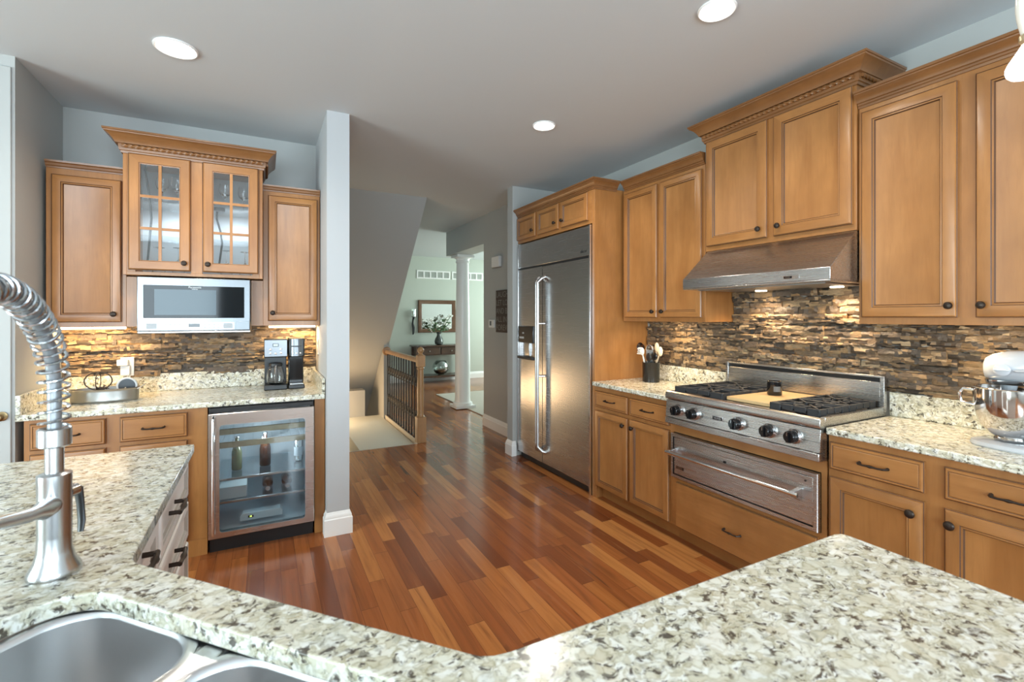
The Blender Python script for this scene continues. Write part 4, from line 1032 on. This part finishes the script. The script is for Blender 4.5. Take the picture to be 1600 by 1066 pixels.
# ================================================================== HALL
NW = wood('oak_rail', (.42, .22, .09), (.52, .30, .13), (.25, .11, .04), 'z', .3)
t = thing('stair_railing', 'hall stair railing with wood newel, handrail and black iron balusters', 'railing', (0, 0, 0))
nx, ny = 1.575, 5.245
nw = MB(); nw.box(nx - .052, nx + .052, ny - .052, ny + .052, .0, .29)
nw.lathe([(.048, .2905), (.036, .305), (.034, .33), (.036, .60), (.033, .82), (.040, .83), (.040, .845), (.034, .855)], (nx, ny, 0), n=24)
nw.box(nx - .043, nx + .043, ny - .043, ny + .043, .856, .985)
nw.lathe([(.040, .986), (.030, .995), (.020, 1.005), (.024, 1.012), (.037, 1.035), (.037, 1.05), (.024, 1.072), (.004, 1.082)], (nx, ny, 0), n=24)
nw.build('newel_post', [NW], t, .004)
rl = MB(); 
def rsec(y): return [(nx + dx, y, .925 + dz) for dx, dz in ((-.030, -.026), (.030, -.026), (.033, -.012), (.030, .012), (.018, .026), (-.018, .026), (-.030, .012), (-.033, -.012))]
rl.loft([rsec(ny + .045), rsec(6.905)]); rl.build('handrail', [NW], t)
MB().lathe([(.060, 0), (.062, .008), (.052, .016), (.02, .017)], (nx, 6.925, .925), '-y', 28).build('rosette', [NW], t)
nb = 13
for i in range(nb):
    y = 5.37 + (6.85 - 5.37) * i / (nb - 1); mb = MB()
    mb.box(nx - .0065, nx + .0065, y - .0065, y + .0065, .006, .898)
    mb.lathe([(.016, .0045), (.016, .014), (.008, .022)], (nx, y, 0), n=8)
    mb.build('baluster', [IRON], t)
for zc in (.27, .66):
    for i in range(nb - 1):
        y = 5.37 + (6.85 - 5.37) * (i + .5) / (nb - 1); mb = MB()
        mb.ring((nx, y, zc), .050, .0075, 'x', 20, 6)
        for s in (-1, 1):
            pts = [Vector((nx, y + s * (.010 + .030 * (1 - k / 16) * math.cos(k * .55)), zc + s * 0 + (.030 * (1 - k / 16) * math.sin(k * .55)))) for k in range(15)]
            mb.tube(pts, .0045, 6)
        mb.build('scroll', [IRON], t)

# grey hall wall: chime, thermostat, word sign (they face -X)
t = thing('door_chime', 'white door chime box high on the grey hall wall', 'door chime', (2.5635, 5.265, 2.10), RW)
MB().box(-.108, .108, -.045, 0, -.068, .068).build('cover', [WHITEP], t, .012); MB().box(-.10, .10, -.040, -.004, -.0695, -.0685).build('grille', [plain('chime_grille_grey', (.3, .3, .3), .6)], t)  # thin mid-grey strip along the underside of the cover
t = thing('thermostat', 'small white thermostat beside the word sign on the hall wall', 'thermostat', (2.5635, 5.425, 1.335), RW)
MB().box(-.075, .075, -.022, 0, -.050, .050).build('case', [WHITEP], t, .004); MB().box(-.040, .010, -.0235, -.0225, -.022, .034).build('display', [plain('lcd_dark', (.10, .10, .11), .3)], t)
t = thing('word_sign', 'dark wooden sign with rows of worn letters on the hall wall', 'sign', (2.5635, 5.00, 1.49), RW)
MB().box(-.283, .283, -.024, 0, -.256, .256).build('board', [plain('sign_brown', (.055, .036, .028), .6)], t, .003)
LT = plain('sign_letters', (.20, .185, .165), .6)
for k, s in enumerate(('LAUGH', 'LET LOVE', 'AND BE', 'ALL IN', 'FOREVER')):
    text('lettering', s, .098, LT, t, (-.270, -.0246, .200 - .1 * k), align='LEFT')

# foyer: mirror, sconces, vents, console table
YW = 10.199
t = thing('wall_mirror', 'wood-framed rectangular mirror above the console table', 'mirror', (3.437, YW, 1.435))
FRM = wood('walnut_frame', (.13, .06, .03), (.19, .09, .045), (.06, .03, .015), 'x', .35)
mb = MB(); nested(mb, -.434, .434, -.36, .36, [(0, 0, 0), (0, -.030, 0), (.012, -.042, 0), (.05, -.036, 0), (.075, -.026, 0), (.085, -.018, 0)], fill=None, back=False); mb.build('frame', [FRM] * 3, t)
MB().box(-.350, .350, -.017, -.010, -.276, .276).build('mirror_glass', [plain('mirror_silver', (.85, .87, .86), .02, 1)], t)
def sconce(x, lab):
    t = thing('wall_sconce', lab, 'sconce', (x, YW, 1.33), 0, 'candle sconces beside the mirror')
    MB().tube([(0, -.02, -.29), (.0, -.045, -.25), (.01, -.03, -.15), (-.012, -.03, -.05), (-.012, -.06, .03), (0, -.08, .08)], [.012, .022, .026, .020, .018, .026], 10).build('bracket', [IRON], t)
    MB().lathe([(.02, .085), (.055, .092), (.055, .098), (.02, .10)], (0, -.08, 0), n=20).build('cup', [IRON], t)
    MB().lathe([(.045, .1005), (.048, .26), (.046, .26), (.043, .103)], (0, -.08, 0), n=24).build('glass_shade', [pane_mat('sconce_glass', (.95, .98, .96), .15)], t)
    MB().lathe([(.034, .1012), (.034, .225), (.003, .226)], (0, -.08, 0), n=18).build('candle', [plain('wax', (.85, .84, .76), .5)], t)
sconce(2.888, 'iron candle sconce on the foyer wall left of the mirror'); sconce(3.985, 'iron candle sconce mostly hidden behind the white column')
for x0, x1, lab in ((2.974, 3.747, 'white return-air grille above the mirror, left of the column'), (3.793, 4.560, 'white return-air grille crossing behind the white column')):
    t = thing('air_vent', lab, 'air vent', (x0, YW, 2.27), 0, 'return-air grilles high on the foyer wall')
    w = x1 - x0; mb = MB(); n = 5
    mb.box(0, w, -.012, 0, 0, .03).box(0, w, -.012, 0, .155, .185)
    for i in range(n + 1): xx = (w - .03) * i / n; mb.box(xx, xx + .03, -.012, 0, .03, .155)
    mb.build('frame', [TRIMW], t)
    mb = MB()
    for i in range(8): mb.box(.02, w - .02, -.007, -.003, .034 + i * .0155, .043 + i * .0155)
    mb.build('louvres', [plain('vent_grey', (.38, .40, .38), .6)], t)
t = thing('console_table', 'dark wood console table with drawers against the foyer wall', 'console table', (2.79, 9.70, 0))
TW = wood('dark_walnut', (.060, .028, .016), (.095, .045, .024), (.03, .014, .008), 'x', .3); w = 1.16; dpt = .42
pl = [(0, dpt), (0, .05), (.04, .03), (.10, .03), (.16, -.0), (w - .16, 0), (w - .10, .03), (w - .04, .03), (w, .05), (w, dpt)]
MB().prism(pl, 'z', .785, .815).build('tabletop', [TW], t, .006)
MB().box(.06, w - .06, .06, dpt - .02, .60, .7845).build('apron', [TW], t, .004)
for a, b in ((.10, .565), (.595, w - .10)):
    d = MB().box(a, b, .045, .0595, .62, .765).build('drawer', [TW], t, .005)
    MB().lathe([(.006, 0), (.006, .010), (.016, .016), (.012, .024)], ((a + b) / 2, .0448, .69), '-y', 14).build('knob', [plain('pewter', (.5, .48, .45), .3, 1)], d)
for x in (.03, w - .10):
    for y in (.03, dpt - .09): MB().box(x, x + .065, y, y + .065, .0, .7845).build('leg', [TW], t, .008)
MB().box(.02, w - .02, .02, dpt - .01, .125, .165).build('lower_shelf', [TW], t, .006)
t = thing('vase', 'dark glass vase of white flowers on the console table', 'vase', (3.37, 9.86, .8155))
MB().lathe([(.05, 0), (.085, .02), (.098, .07), (.085, .13), (.05, .19), (.042, .23), (.055, .28), (.052, .28), (.038, .23), (.046, .19), (.08, .13), (.093, .07), (.08, .025), (.001, .01)], n=32).build('body', [plain('smoke_glass', (.05, .06, .055), .05, spec=.8)], t)
PET = plain('white_petal', (.80, .82, .76), .5); LEAF = plain('leaf_green', (.05, .10, .035), .5)
rnd = random.Random(12); stm = MB(); lf = MB(); fl = MB()
for i in range(13):
    a = rnd.uniform(0, 2 * PI); R = rnd.uniform(.08, .36); h = rnd.uniform(.36, .64); e = Vector((R * math.cos(a), .35 * R * math.sin(a), h))
    stm.tube([(0, 0, .12), (e.x * .25, e.y * .25, .30), (e.x * .8, e.y * .8, h * .88), e], .004, 5)
    if i % 3:
        for k in range(5):
            b = k * 2 * PI / 5; fl.ball(e + Vector((.035 * math.cos(b), .02 * math.sin(b), .02 * math.sin(b * 2))), .022, 8, (1.1, .6, .8))
    else:
        for k in range(6): fl.ball(e - Vector((e.x * .09 * k, e.y * .09 * k, .035 * k)), .016, 6)
    for k in range(3):
        p = Vector((e.x, e.y, 0)) * rnd.uniform(.35, .9); p.z = rnd.uniform(.30, h * .9); lf.ball(p, .036, 8, (1.2, .3, .5))
stm.build('stems', [LEAF], t); lf.build('foliage', [LEAF], t); fl.build('flowers', [PET], t)
t = thing('glass_bowl', 'round glass fishbowl vase on the lower shelf of the console table', 'bowl', (3.42, 9.88, .1655))
MB().lathe([(.07, 0), (.13, .04), (.178, .12), (.182, .17), (.16, .25), (.115, .30), (.11, .305), (.108, .30), (.155, .248), (.177, .17), (.173, .12), (.127, .045), (.001, .008)], n=36).build('glass', [pane_mat('bowl_glass', (.82, .86, .85), .12)], t)
mb = MB(); rnd = random.Random(3)
mb.lathe([(.06, .010), (.12, .046), (.150, .095), (.001, .105)], n=28); mb.build('pebbles', [plain('dark_pebbles', (.035, .03, .028), .5)], t)['kind'] = 'stuff'
point('stair_lamp', (.60, 6.9, .22), 20, (1, .66, .36), .28)

# ================================================================== CHANDELIER (only its left lamp reaches the picture)
hx, hy = 2.06, .33
t = thing('chandelier', 'cream ceramic chandelier with white glass shade at the top right corner', 'chandelier', (hx, hy, 0))
CER = plain('cream_ceramic', (.80, .76, .68), .2, coat=.4)
MB().lathe([(.065, CZ - .001), (.065, CZ - .012), (.03, CZ - .04), (.012, CZ - .05)], n=28).build('canopy', [CER], t)
MB().cyl((0, 0, CZ - .05), (0, 0, 2.55), .008, n=12).build('stem', [BRONZE], t)
MB().lathe([(.012, 2.56), (.04, 2.53), (.055, 2.47), (.035, 2.40), (.02, 2.36), (.035, 2.32), (.02, 2.28), (.004, 2.26)], n=28).build('hub', [CER], t)
SHD = emis('lit_shade', (1, .96, .88), 3.0)
for k in range(3):
    a = math.radians(151.8) + k * 2 * PI / 3; c, s = math.cos(a), math.sin(a); f = lambda r, z: (r * c, r * s, z)
    ar = MB().tube(smooth([Vector(f(.03, 2.37)), Vector(f(.12, 2.31)), Vector(f(.20, 2.335)), Vector(f(.27, 2.345)), Vector(f(.318, 2.29)), Vector(f(.325, 2.225)), Vector(f(.310, 2.165))], 6), .0125, 12).build('arm', [CER], t)
    MB().lathe([(.010, 2.172), (.017, 2.163), (.017, 2.150), (.011, 2.142)], f(.31, 0), n=20).build('socket_cap', [plain('cap_gold', (.62, .50, .32), .3, .8)], ar)
    MB().lathe([(.011, 2.1415), (.016, 2.132), (.026, 2.115), (.036, 2.098), (.042, 2.084), (.0425, 2.076), (.040, 2.066), (.033, 2.058), (.020, 2.0545), (.004, 2.054)], f(.31, 0), n=28).build('shade', [SHD], ar)
